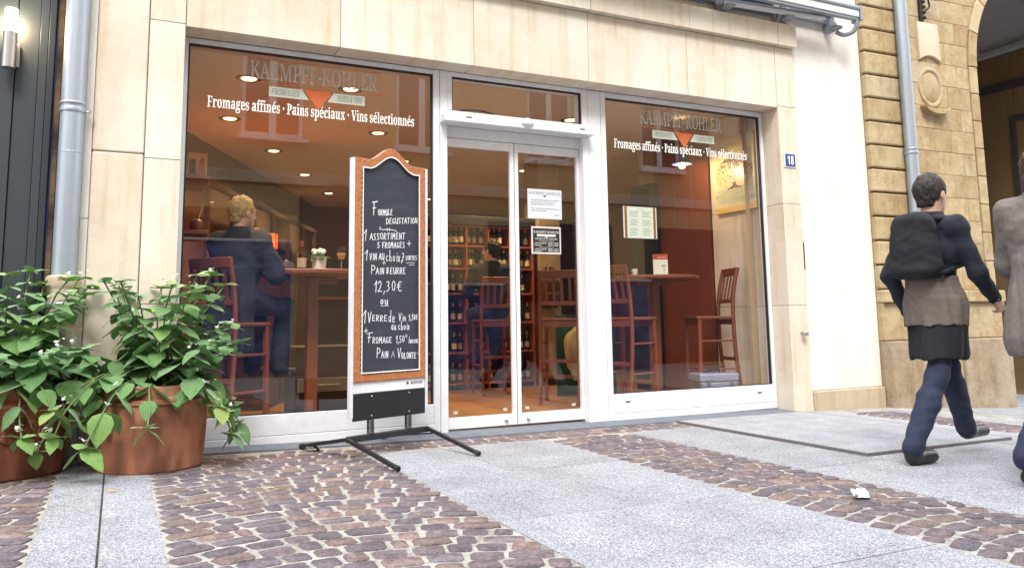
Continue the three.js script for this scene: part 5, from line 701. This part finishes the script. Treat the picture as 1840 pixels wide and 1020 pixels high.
// ---------------------------------------------------------------- people: distance fields meshed with surface nets
function nets(f, lo, hi, h) {
  const nx = Math.ceil((hi[0] - lo[0]) / h) + 1, ny = Math.ceil((hi[1] - lo[1]) / h) + 1, nz = Math.ceil((hi[2] - lo[2]) / h) + 1, F = new Float32Array(nx * ny * nz);
  const B = 4; // skip blocks that are far from the surface
  for (let k = 0; k < nz; k += B) for (let j = 0; j < ny; j += B) for (let i = 0; i < nx; i += B) {
    const d0 = f(lo[0] + (i + B / 2) * h, lo[1] + (j + B / 2) * h, lo[2] + (k + B / 2) * h), far = Math.abs(d0) > h * B * 1.9;
    for (let c = k; c < Math.min(nz, k + B); c++) for (let b = j; b < Math.min(ny, j + B); b++) for (let a = i; a < Math.min(nx, i + B); a++) F[(c * ny + b) * nx + a] = far ? d0 : f(lo[0] + a * h, lo[1] + b * h, lo[2] + c * h);
  }
  const idx = new Int32Array(nx * ny * nz).fill(-1), pos = [], nor = [], ind = []; const at = (i, j, k) => F[(k * ny + j) * nx + i];
  const E = [[0, 1], [2, 3], [4, 5], [6, 7], [0, 2], [1, 3], [4, 6], [5, 7], [0, 4], [1, 5], [2, 6], [3, 7]];
  for (let k = 0; k < nz - 1; k++) for (let j = 0; j < ny - 1; j++) for (let i = 0; i < nx - 1; i++) {
    const v = []; let m = 0; for (let c = 0; c < 8; c++) { v[c] = at(i + (c & 1), j + ((c >> 1) & 1), k + (c >> 2)); if (v[c] < 0) m |= 1 << c; }
    if (m === 0 || m === 255) continue; let x = 0, y = 0, z = 0, n = 0;
    for (const [a, b] of E) if (((m >> a) & 1) !== ((m >> b) & 1)) { const t = v[a] / (v[a] - v[b]); x += (a & 1) + t * ((b & 1) - (a & 1)); y += ((a >> 1) & 1) + t * (((b >> 1) & 1) - ((a >> 1) & 1)); z += (a >> 2) + t * ((b >> 2) - (a >> 2)); n++; }
    const p = [lo[0] + (i + x / n) * h, lo[1] + (j + y / n) * h, lo[2] + (k + z / n) * h]; idx[(k * ny + j) * nx + i] = pos.length / 3; pos.push(...p);
    const e = h * 0.5, gx = f(p[0] + e, p[1], p[2]) - f(p[0] - e, p[1], p[2]), gy = f(p[0], p[1] + e, p[2]) - f(p[0], p[1] - e, p[2]), gz = f(p[0], p[1], p[2] + e) - f(p[0], p[1], p[2] - e), l = Math.hypot(gx, gy, gz) || 1; nor.push(gx / l, gy / l, gz / l);
  }
  const id = (i, j, k) => idx[(k * ny + j) * nx + i], quad = (a, b, c, d, flip) => { if (a < 0 || b < 0 || c < 0 || d < 0) return; flip ? ind.push(a, c, b, a, d, c) : ind.push(a, b, c, a, c, d); };
  for (let k = 1; k < nz - 1; k++) for (let j = 1; j < ny - 1; j++) for (let i = 1; i < nx - 1; i++) {
    const s = at(i, j, k) < 0;
    if (s !== at(i + 1, j, k) < 0) quad(id(i, j - 1, k - 1), id(i, j, k - 1), id(i, j, k), id(i, j - 1, k), !s);
    if (s !== at(i, j + 1, k) < 0) quad(id(i - 1, j, k - 1), id(i - 1, j, k), id(i, j, k), id(i, j, k - 1), !s);
    if (s !== at(i, j, k + 1) < 0) quad(id(i - 1, j - 1, k), id(i, j - 1, k), id(i, j, k), id(i - 1, j, k), !s);
  }
  const g = new THREE.BufferGeometry(); g.setAttribute('position', new THREE.Float32BufferAttribute(pos, 3)); g.setAttribute('normal', new THREE.Float32BufferAttribute(nor, 3)); g.setIndex(ind);
  const uv = new Float32Array(pos.length / 3 * 2); for (let i = 0; i < pos.length / 3; i++) { uv[2 * i] = (pos[3 * i] + pos[3 * i + 2] * 0.8) * 6; uv[2 * i + 1] = pos[3 * i + 1] * 6; } g.setAttribute('uv', new THREE.BufferAttribute(uv, 2)); return g;
}
const cap = (a, b, ra, rb) => { const [ax, ay, az] = a, dx = b[0] - ax, dy = b[1] - ay, dz = b[2] - az, l = dx * dx + dy * dy + dz * dz || 1e-9; return (x, y, z) => { const t = Math.min(1, Math.max(0, ((x - ax) * dx + (y - ay) * dy + (z - az) * dz) / l)); return Math.hypot(x - ax - t * dx, y - ay - t * dy, z - az - t * dz) - ra - (rb - ra) * t; }; };
const ell = (c, r) => (x, y, z) => { const a = (x - c[0]) / r[0], b = (y - c[1]) / r[1], d = (z - c[2]) / r[2], k = Math.hypot(a, b, d); return (k - 1) * Math.min(r[0], r[1], r[2]) * (k > 1 ? 1.0 : 1); };
const smin = (a, b, k) => { const h = Math.max(k - Math.abs(a - b), 0) / k; return Math.min(a, b) - h * h * k * 0.25; };
const join = (list, k) => (x, y, z) => { let d = 1e9; for (const p of list) d = smin(d, p(x, y, z), k); return d; };
const grow = (f, r) => (x, y, z) => f(x, y, z) - r;
const M3 = (a, b, t) => [lerp(a[0], b[0], t), lerp(a[1], b[1], t), lerp(a[2], b[2], t)];
function handPrims(w, d, side, out) { // w: wrist, d: direction of the hand, side: towards the thumb, out: direction of the palm
  const p = [], add = (...v) => v.reduce((s, [q, k]) => [s[0] + q[0] * k, s[1] + q[1] * k, s[2] + q[2] * k], [0, 0, 0]), L = [0.072, 0.08, 0.075, 0.06];
  for (let i = 0; i < 4; i++) { const o = 0.027 - i * 0.018, k0 = add([w, 1], [d, 0.085], [side, o]); p.push(cap(add([w, 1], [d, 0.02], [side, o * 0.7]), k0, 0.013, 0.0115)); const k1 = add([k0, 1], [d, L[i] * 0.5], [out, 0.010]), k2 = add([k1, 1], [d, L[i] * 0.30], [out, 0.026]), k3 = add([k2, 1], [d, L[i] * 0.10], [out, 0.022]); p.push(cap(k0, k1, 0.0095, 0.009), cap(k1, k2, 0.009, 0.0083), cap(k2, k3, 0.0083, 0.0075)); }
  const t0 = add([w, 1], [d, 0.025], [side, 0.022]), t1 = add([w, 1], [d, 0.06], [side, 0.052], [out, 0.015]), t2 = add([w, 1], [d, 0.095], [side, 0.055], [out, 0.03]); p.push(cap(t0, t1, 0.014, 0.011), cap(t1, t2, 0.0105, 0.0085)); return p;
}
function headGeo(c, yaw, tilt, skin, longHair) { // face towards +z before turning; c: centre of the head
  const face = join([ell([0, 0.022, -0.012], [0.074, 0.098, 0.094]), ell([0, -0.045, 0.018], [0.056, 0.072, 0.068]), ell([0, -0.095, 0.058], [0.024, 0.02, 0.022])], 0.035);
  const nose = cap([0, 0.012, 0.083], [0, -0.028, 0.105], 0.008, 0.013), lips = join([ell([0, -0.062, 0.083], [0.024, 0.006, 0.010]), ell([0, -0.073, 0.081], [0.021, 0.006, 0.010])], 0.004), ears = (x, y, z) => ell([0.078, -0.012, -0.008], [0.010, 0.032, 0.019])(Math.abs(x), y, z), brow = (x, y, z) => ell([0.03, 0.022, 0.079], [0.022, 0.007, 0.010])(Math.abs(x), y, z), neck = cap([0, -0.08, -0.025], [0, -0.2, -0.035], 0.052, 0.058);
  const socket = (x, y, z) => ell([0.031, 0.004, 0.089], [0.016, 0.009, 0.012])(Math.abs(x), y, z);
  const f = (x, y, z) => { let d = face(x, y, z); d = smin(d, nose(x, y, z), 0.014); d = smin(d, brow(x, y, z), 0.012); d = smin(d, lips(x, y, z), 0.008); d = Math.max(d, -socket(x, y, z)); d = smin(d, ears(x, y, z), 0.008); return smin(d, neck(x, y, z), 0.03); };
  const skull = join([ell([0, 0.035, -0.02], [0.086, 0.102, 0.106])], 0.02), back = longHair ? join([cap([0, 0.04, -0.06], [0, -0.14, -0.085], 0.078, 0.062), cap([0.05, 0.0, -0.04], [0.055, -0.12, -0.05], 0.045, 0.035), cap([-0.05, 0.0, -0.04], [-0.055, -0.12, -0.05], 0.045, 0.035)], 0.03) : cap([0, 0.02, -0.055], [0, -0.055, -0.062], 0.068, 0.052);
  const hair = (x, y, z) => { let d = smin(skull(x, y, z), back(x, y, z), 0.03); d += noise.noise(x * 42, y * 18, z * 42) * 0.008 + noise.noise(x * 110, y * 40, z * 110) * 0.004; const cutF = 0.045 - (y - 0.06) * 0.55 + Math.abs(x) * 0.1; return Math.max(d, (z - Math.max(cutF, y > 0.085 ? 0.075 : 0.0)) * 0.8, longHair ? -1 : (-0.085 - y + (z > -0.02 ? 0.075 : 0)) * 0.7); };
  const m = new THREE.Matrix4().makeTranslation(...c).multiply(new THREE.Matrix4().makeRotationFromEuler(new THREE.Euler(tilt, yaw, 0, 'YXZ')));
  const hg = nets(f, [-0.11, -0.2, -0.13], [0.11, 0.14, 0.13], 0.0046).applyMatrix4(m), rg = nets(hair, [-0.13, -0.26, -0.19], [0.13, 0.16, 0.12], 0.0052).applyMatrix4(m);
  const eyes = merge([-1, 1].map(s => new THREE.SphereGeometry(0.0115, 14, 10).translate(s * 0.031, 0.003, 0.0755))).applyMatrix4(m), iris = merge([-1, 1].map(s => new THREE.SphereGeometry(0.0058, 10, 8).translate(s * 0.031, 0.003, 0.0822))).applyMatrix4(m);
  return { hg, rg, eyes, iris };
}
const skinM = phys({ color: lin(0.52, 0.31, 0.22), roughness: 0.55 }), eyeM = std({ color: lin(0.75, 0.73, 0.7), roughness: 0.2 }), irisM = std({ color: lin(0.03, 0.02, 0.015), roughness: 0.15 });
const fabric = (c, r = 0.92) => std({ map: clothT, color: lin(...c), roughness: r, bumpMap: clothT, bumpScale: 0.0006 });
function person(label, pos, turn, s) {
  const root = thing('person', label, 'person', pos, turn), j = s.j, Q = s.q ?? 1, drape = (f, a) => (x, y, z) => f(x, y, z) + (noise.noise(x * 15, y * 2.2, z * 15 + s.seed) * 0.6 + noise.noise(x * 31, y * 4, z * 31) * 0.25) * a, folds = (f, a, sc = 1) => (x, y, z) => f(x, y, z) + (noise.noise(x * 7 * sc, y * 11 * sc, z * 7 * sc + s.seed) * 0.5 + noise.noise(x * 17 * sc, y * 23 * sc, z * 17 * sc + 9) * 0.25) * a;
  const torso = [ell(j.pelvis, [0.155, 0.12, 0.115]), cap(j.pelvis, j.waist, 0.12, 0.118), ell(M3(j.waist, j.chest, 0.75), [0.165, 0.17, 0.115]), cap(j.shL, j.shR, 0.062, 0.062), cap(j.chest, j.neck, 0.085, 0.055)];
  const legs = ['L', 'R'].flatMap(k => [cap(j['hip' + k], j['knee' + k], 0.083, 0.054), cap(j['knee' + k], M3(j['knee' + k], j['ank' + k], 0.35), 0.053, 0.056), cap(M3(j['knee' + k], j['ank' + k], 0.35), j['ank' + k], 0.056, 0.036)]);
  const arms = ['L', 'R'].flatMap(k => [cap(j['sh' + k], j['el' + k], 0.05, 0.039), cap(j['el' + k], j['wr' + k], 0.040, 0.027)]);
  const feet = ['L', 'R'].map(k => join([cap(j['ank' + k], M3(j['ank' + k], j['toe' + k], 0.1), 0.034, 0.034), cap(M3(j['ank' + k], j['toe' + k], 0.0).map((v, i) => i === 1 ? j['toe' + k][1] : v), j['toe' + k], 0.034, 0.03)], 0.03));
  const lo = s.lo, hi = s.hi;
  const head = headGeo(j.head, s.headYaw ?? 0, s.headTilt ?? 0, skinM, s.longHair);
  const body = nets(grow(join([...torso, ...legs, ...arms, ...feet], 0.035), -0.005), lo, hi, 0.018 * Q);
  const hands = ['L', 'R'].map(k => { const sub = (a, b) => [a[0] - b[0], a[1] - b[1], a[2] - b[2]], d = sub(j['wr' + k], j['el' + k]), l = Math.hypot(...d), dn = d.map(v => v / l), side = s.thumb, o = [dn[1] * side[2] - dn[2] * side[1], dn[2] * side[0] - dn[0] * side[2], dn[0] * side[1] - dn[1] * side[0]].map(v => v * (k === 'L' ? 1 : -1)); const w = j['wr' + k]; return nets(join([cap(M3(j['el' + k], w, 0.8), w, 0.029, 0.026), ...handPrims(w, dn, side, o)], 0.008), w.map((v, n) => v + dn[n] * 0.07 - 0.125), w.map((v, n) => v + dn[n] * 0.07 + 0.125), 0.0058); });
  const bm = part('body', mergeGeometries([body, head.hg, ...hands]), skinM, root); part('hair', head.rg, s.hair, root); part('eyes', head.eyes, eyeM, root); part('irises', head.iris, irisM, root);
  const tr = folds(grow(join([...legs, ...['L', 'R'].map(k => cap(M3(j['knee' + k], j['ank' + k], 0.5), M3(j['knee' + k], j['ank' + k], 0.97), 0.046, 0.046)), ell(j.pelvis, [0.158, 0.12, 0.118])], 0.05), s.trouserLoose ?? 0.014), 0.012), crease = (x, y, z) => noise.noise(x * 12 + y * 9, y * 19, z * 12) * 0.006; const ankY = Math.min(j.ankL[1], j.ankR[1]);
  part('trousers', nets((x, y, z) => Math.max(tr(x, y, z) + crease(x, y, z), y - (j.waist[1] + 0.02), 0.0 - (y - ankY + 0.045)), lo, hi, 0.013 * Q), s.trousers, root);
  const jt = join(torso, 0.04), ja = join(arms, 0.03), jk = folds((x, y, z) => smin(Math.max(jt(x, y, z) - (s.jacketLoose ?? 0.024), s.jacketHem - y), ja(x, y, z) - Math.max(0.012, s.jacketLoose ?? 0.024), 0.025), 0.02); const cuff = (x, y, z) => Math.min(Math.hypot(x - j.wrL[0], y - j.wrL[1], z - j.wrL[2]), Math.hypot(x - j.wrR[0], y - j.wrR[1], z - j.wrR[2])) - 0.035;
  const collar = grow(cap(j.neck, M3(j.neck, j.head, 0.35), 0.068, 0.062), 0.006), skirt = s.coat ? drape(join(s.coat(j), 0.05), 0.035) : null;
  part('jacket', nets((x, y, z) => { let d = smin(jk(x, y, z), collar(x, y, z), 0.03); d = Math.max(d, y - (j.head[1] - 0.115)); d = Math.max(d, -cuff(x, y, z)); if (skirt) d = smin(d, Math.max(skirt(x, y, z), s.coatHem - y, y - j.waist[1] - 0.1), 0.03); return d; }, lo, hi, 0.012 * Q), s.jacket, root);
  for (const e of s.extra ?? []) part(e.name, nets(e.drape ? drape(e.f, e.drape) : e.fold ? folds(e.f, e.fold) : e.f, e.lo ?? lo, e.hi ?? hi, e.h ?? 0.012), e.m, root, e.label);
  for (const [i, k] of ['L', 'R'].entries()) { const f = grow(feet[i], 0.007), sole = Math.min(j['toe' + k][1]) - 0.036; part('shoe', nets((x, y, z) => Math.max(f(x, y, z), y - j['ank' + k][1] - 0.02, s.flat?.[i] ? sole - y : -1), j['toe' + k].map((v, n) => Math.min(v, j['ank' + k][n]) - 0.07), j['toe' + k].map((v, n) => Math.max(v, j['ank' + k][n]) + 0.07), 0.006), s.shoes, root); }
  return root;
}
const navy = fabric([0.016, 0.019, 0.032]), black = fabric([0.013, 0.014, 0.018]), taupe = fabric([0.16, 0.125, 0.105]), greyTaupe = fabric([0.20, 0.17, 0.15]), denim = fabric([0.028, 0.036, 0.075]), leather = std({ color: lin(0.012, 0.012, 0.014), roughness: 0.28 });
{ // woman striding to the right past the white wall
  const j = { pelvis: [0, 0.93, 0], waist: [0, 1.07, 0.005], chest: [0, 1.31, 0.02], neck: [0, 1.46, 0.03], head: [0, 1.60, 0.06], shL: [0.165, 1.375, 0.02], shR: [-0.165, 1.375, 0.02], hipL: [0.085, 0.9, 0.01], hipR: [-0.085, 0.9, -0.01], kneeL: [0.085, 0.53, 0.21], ankL: [0.08, 0.13, 0.32], toeL: [0.09, 0.115, 0.5], kneeR: [-0.085, 0.49, -0.14], ankR: [-0.08, 0.085, -0.40], toeR: [-0.085, 0.042, -0.24], elL: [0.23, 1.10, -0.09], wrL: [0.21, 0.87, 0.03], elR: [-0.235, 1.10, 0.09], wrR: [-0.2, 0.95, 0.28] };
  const th = [cap(j.hipL, M3(j.hipL, j.kneeL, 0.9), 0.105, 0.098), cap(j.hipR, M3(j.hipR, j.kneeR, 0.9), 0.105, 0.098)], skirt1 = [cap([0, 1.05, 0], [0, 0.80, 0.0], 0.145, 0.168), ...th.map(f => grow(f, 0.014))], sk2 = join([cap([0, 0.9, 0], [0, 0.62, 0.02], 0.15, 0.16), ...th.map(f => grow(f, 0.002))], 0.08), skirt2 = (x, y, z) => Math.max(sk2(x, y, z), 0.585 - y, y - 0.83);
  person('person in dark jacket and brown skirt with black rucksack striding past the white wall', [1.63, 0.004, 2.5], Math.PI / 2, { seed: 3, j, lo: [-0.42, 0.0, -0.56], hi: [0.42, 1.6, 0.62], thumb: [0, 0.25, 0.97], longHair: false, hair: std({ map: clothT, color: lin(0.03, 0.02, 0.015), roughness: 0.7 }), trousers: denim, jacket: navy, jacketHem: 1.02, jacketLoose: 0.012, trouserLoose: 0.003, shoes: leather, flat: [false, true],
    extra: [{ name: 'brown_overskirt', f: (x, y, z) => Math.max(join(skirt1, 0.05)(x, y, z), 0.785 - y, y - 1.075), drape: 0.03, m: taupe, h: 0.012 }, { name: 'dark_skirt', f: skirt2, drape: 0.03, m: black, h: 0.012 }, { name: 'rucksack', f: (x, y, z) => { const ty = (y - 1.27) / 0.2, qx = Math.abs(x) - 0.075 + ty * 0.012, qy = Math.abs(y - 1.27) - 0.135, qz = Math.abs(z + 0.14) - 0.012 + ty * 0.018; return Math.hypot(Math.max(qx, 0), Math.max(qy, 0), Math.max(qz, 0)) + Math.min(0, Math.max(qx, qy, qz)) - 0.07; }, fold: 0.022, m: black, h: 0.011, label: 'black rucksack' }, { name: 'strap', f: (x, y, z) => Math.min(cap([0.11, 1.43, -0.08], [0.115, 1.44, 0.08], 0.02, 0.018)(Math.abs(x), y, z), cap([0.115, 1.44, 0.08], [0.14, 1.16, 0.13], 0.018, 0.016)(Math.abs(x), y, z), cap([0.14, 1.16, 0.13], [0.15, 1.1, -0.1], 0.015, 0.014)(Math.abs(x), y, z)), m: black, h: 0.009 }] });
}
{ // person in a long taupe coat at the picture's right edge
  const j = { pelvis: [0, 0.95, 0], waist: [0, 1.09, 0.005], chest: [0, 1.34, 0.02], neck: [0, 1.50, 0.03], head: [0, 1.645, 0.055], shL: [0.18, 1.41, 0.02], shR: [-0.18, 1.41, 0.02], hipL: [0.09, 0.92, 0.01], hipR: [-0.09, 0.92, -0.01], kneeL: [0.09, 0.53, 0.17], ankL: [0.085, 0.09, 0.36], toeL: [0.095, 0.06, 0.55], kneeR: [-0.09, 0.5, -0.17], ankR: [-0.085, 0.13, -0.46], toeR: [-0.09, 0.043, -0.31], elL: [0.25, 1.13, 0.08], wrL: [0.21, 0.98, 0.28], elR: [-0.25, 1.13, -0.09], wrR: [-0.24, 0.89, 0.02] };
  person('person in long grey brown coat and dark blue trousers walking by the archway', [1.68, 0.004, 3.16], Math.PI / 2, { seed: 8, j, lo: [-0.45, 0.0, -0.62], hi: [0.45, 1.68, 0.66], thumb: [0, 0.25, 0.97], longHair: true, hair: std({ map: clothT, color: lin(0.05, 0.028, 0.018), roughness: 0.65 }), trousers: denim, jacket: greyTaupe, jacketHem: 0.86, jacketLoose: 0.034, coat: () => [cap([0, 1.1, 0], [0, 0.72, 0.0], 0.16, 0.235)], coatHem: 0.62, shoes: leather, flat: [false, false] });
}
const seated = (sh, knee, fy) => ({ pelvis: [0, sh + 0.10, 0], waist: [0, sh + 0.25, 0.03], chest: [0, sh + 0.49, 0.05], neck: [0, sh + 0.64, 0.06], head: [0, sh + 0.785, 0.09], shL: [0.185, sh + 0.55, 0.05], shR: [-0.185, sh + 0.55, 0.05], hipL: [0.09, sh + 0.08, 0.05], hipR: [-0.09, sh + 0.08, 0.05], kneeL: [0.13, sh + 0.06, 0.46], kneeR: [-0.13, sh + 0.06, 0.46], ankL: [0.13, fy + 0.06, 0.38], ankR: [-0.13, fy + 0.06, 0.38], toeL: [0.135, fy + 0.02, 0.55], toeR: [-0.135, fy + 0.02, 0.55], elL: [0.27, sh + 0.30, 0.16], elR: [-0.27, sh + 0.30, 0.16], wrL: [0.16, sh + 0.36, 0.42], wrR: [-0.16, sh + 0.36, 0.42] });
person('person with short blond hair and dark jacket sitting at bar table behind glass', [-2.10, FY, -0.6], 2.29, { seed: 5, j: seated(0.9, 0, 0.42), lo: [-0.42, 0.3, -0.3], hi: [0.42, 1.7, 0.68], thumb: [0, 1, 0], headYaw: -0.25, headTilt: 0.05, hair: std({ map: clothT, color: lin(0.50, 0.33, 0.13), roughness: 0.6 }), trousers: black, jacket: fabric([0.018, 0.02, 0.028]), jacketHem: 0.62, jacketLoose: 0.04, coat: (j) => [cap([0, 1.2, 0], [0, 0.7, -0.06], 0.17, 0.2)], coatHem: 0.60, shoes: leather });
barChair('red wood bar chair under the dark figure in front of bottle shelf', [1.0, FY, -2.62], 3.0);
person('person in dark clothes sitting on bar chair in front of bottle shelf', [1.0, FY, -2.6], 3.0, { seed: 6, q: 1.4, j: seated(0.845, 0, 0.38), lo: [-0.42, 0.26, -0.3], hi: [0.42, 1.64, 0.68], thumb: [0, 1, 0], headYaw: 0.7, hair: std({ map: clothT, color: lin(0.02, 0.014, 0.01), roughness: 0.7 }), trousers: black, jacket: black, jacketHem: 0.8, shoes: leather });
// ---------------------------------------------------------------- across the street: what the panes mirror
{
  const b = thing('opposite_building', 'ochre rendered house across the street with white framed windows', 'building', [0, 0, 11.2]);
  const wins = []; for (let k = -4; k <= 4; k++) wins.push([-0.75 + k * 3.35, 0.55 + k * 3.35, 4.75, 6.75], [-0.75 + k * 3.35, 0.55 + k * 3.35, 8.0, 9.8]); 
  const rect = ([a, c, d, e]) => [[a, d], [c, d], [c, e], [a, e]]; const g = extr([[-16, -0.6], [17, -0.6], [17, 11.2], [-16, 11.2]], 0.4, 0, wins.map(rect)); part('wall', boxUV(g, 2), M.ochre, b);
  part('string_course', bx(-16, 17, 3.75, 4.0, -0.09, -0.003, .02), M.palePlaque, b); part('string_course', bx(-16, 17, 7.3, 7.5, -0.08, -0.003, .02), M.palePlaque, b); part('eaves', bx(-16, 17, 11.2, 11.5, -0.5, 0.4, .02), M.palePlaque, b); part('roof_back', plainBox(-16, 17, -0.6, 11.2, 0.5, 0.6), M.blackGloss, b);
  const dk = phys({ color: lin(0.02, 0.022, 0.026), roughness: 0.05 });
  for (const [x0, x1, y0, y1] of wins) { const w = grp('window', b), m = (x0 + x1) / 2; for (const [p, q, r, s] of [[x0, x0 + 0.1, y0, y1], [x1 - 0.1, x1, y0, y1], [x0 + 0.1, x1 - 0.1, y1 - 0.1, y1], [x0 + 0.1, x1 - 0.1, y0, y0 + 0.1], [m - 0.08, m + 0.08, y0 + 0.1, y1 - 0.1]]) part('frame', bx(p, q, r, s, 0.08, 0.15, .01), M.white, w); part('pane', plainBox(x0 + 0.1, x1 - 0.1, y0 + 0.1, y1 - 0.1, 0.11, 0.12), dk, w); part('sill', bx(x0 - 0.08, x1 + 0.08, y0 - 0.1, y0, -0.12, 0.1, .01), M.white, w); }
  for (const x of [-11, -6.6, -2.2, 2.2, 6.6, 11]) part('shop_opening', plainBox(x - 1.7, x + 1.7, -0.3, 3.2, -0.02, -0.004), dk, b);
}
const tarpM = std({ color: lin(0.065, 0.105, 0.26), roughness: 0.5, side: THREE.DoubleSide });
// market stalls hung with blue tarpaulin
function stall(label, x0, x1, z, y1, d) {
  const s = thing('market_stall', label, 'stall', [(x0 + x1) / 2, ground((x0 + x1) / 2), z], 0), w = x1 - x0;
  const g = new THREE.PlaneGeometry(w, y1, 60, 44); const p = g.attributes.position, q = rng(Math.round(x0 * 10 + 500)); const o = q() * 50; for (let i = 0; i < p.count; i++) { const x = p.getX(i), y = p.getY(i); p.setZ(i, noise.noise(x * 3 + o, y * 2, 1) * 0.09 + noise.noise(x * 7 + y * 5 + o, y * 3 - x * 2, 3) * 0.045); } g.computeVertexNormals(); g.rotateY(Math.PI); g.translate(0, y1 / 2, 0); part('tarpaulin', g, tarpM, s);
  const t = new THREE.PlaneGeometry(w + 0.1, d, 30, 16); const tp = t.attributes.position; for (let i = 0; i < tp.count; i++) tp.setZ(i, noise.noise(tp.getX(i) * 2 + o, tp.getY(i) * 2, 5) * 0.05); t.rotateX(-Math.PI / 2); t.computeVertexNormals(); t.translate(0, y1 + 0.03, d / 2); part('roof_tarpaulin', t, tarpM, s);
  part('edge_bar', rod([-w / 2, y1 + 0.02, -0.03], [w / 2, y1 + 0.02, -0.03], 0.025), M.alu, s); for (const x of [-w / 2, w / 2]) for (const z2 of [0.05, d]) part('post', rod([x, 0, z2], [x, y1 + 0.02, z2], 0.022), M.alu, s);
}
stall('market stall closed with dark blue tarpaulin behind the photographer', -3.6, -0.36, 7.5, 2.12, 1.6);
stall('lower market stall covered with dark blue tarpaulin facing the glass doors', 1.7, 3.7, 7.7, 1.5, 1.4);
stall('low market stall with dark blue tarpaulin facing the right window', 5.4, 6.9, 7.7, 1.75, 1.4);
renderer.render(scene, camera);
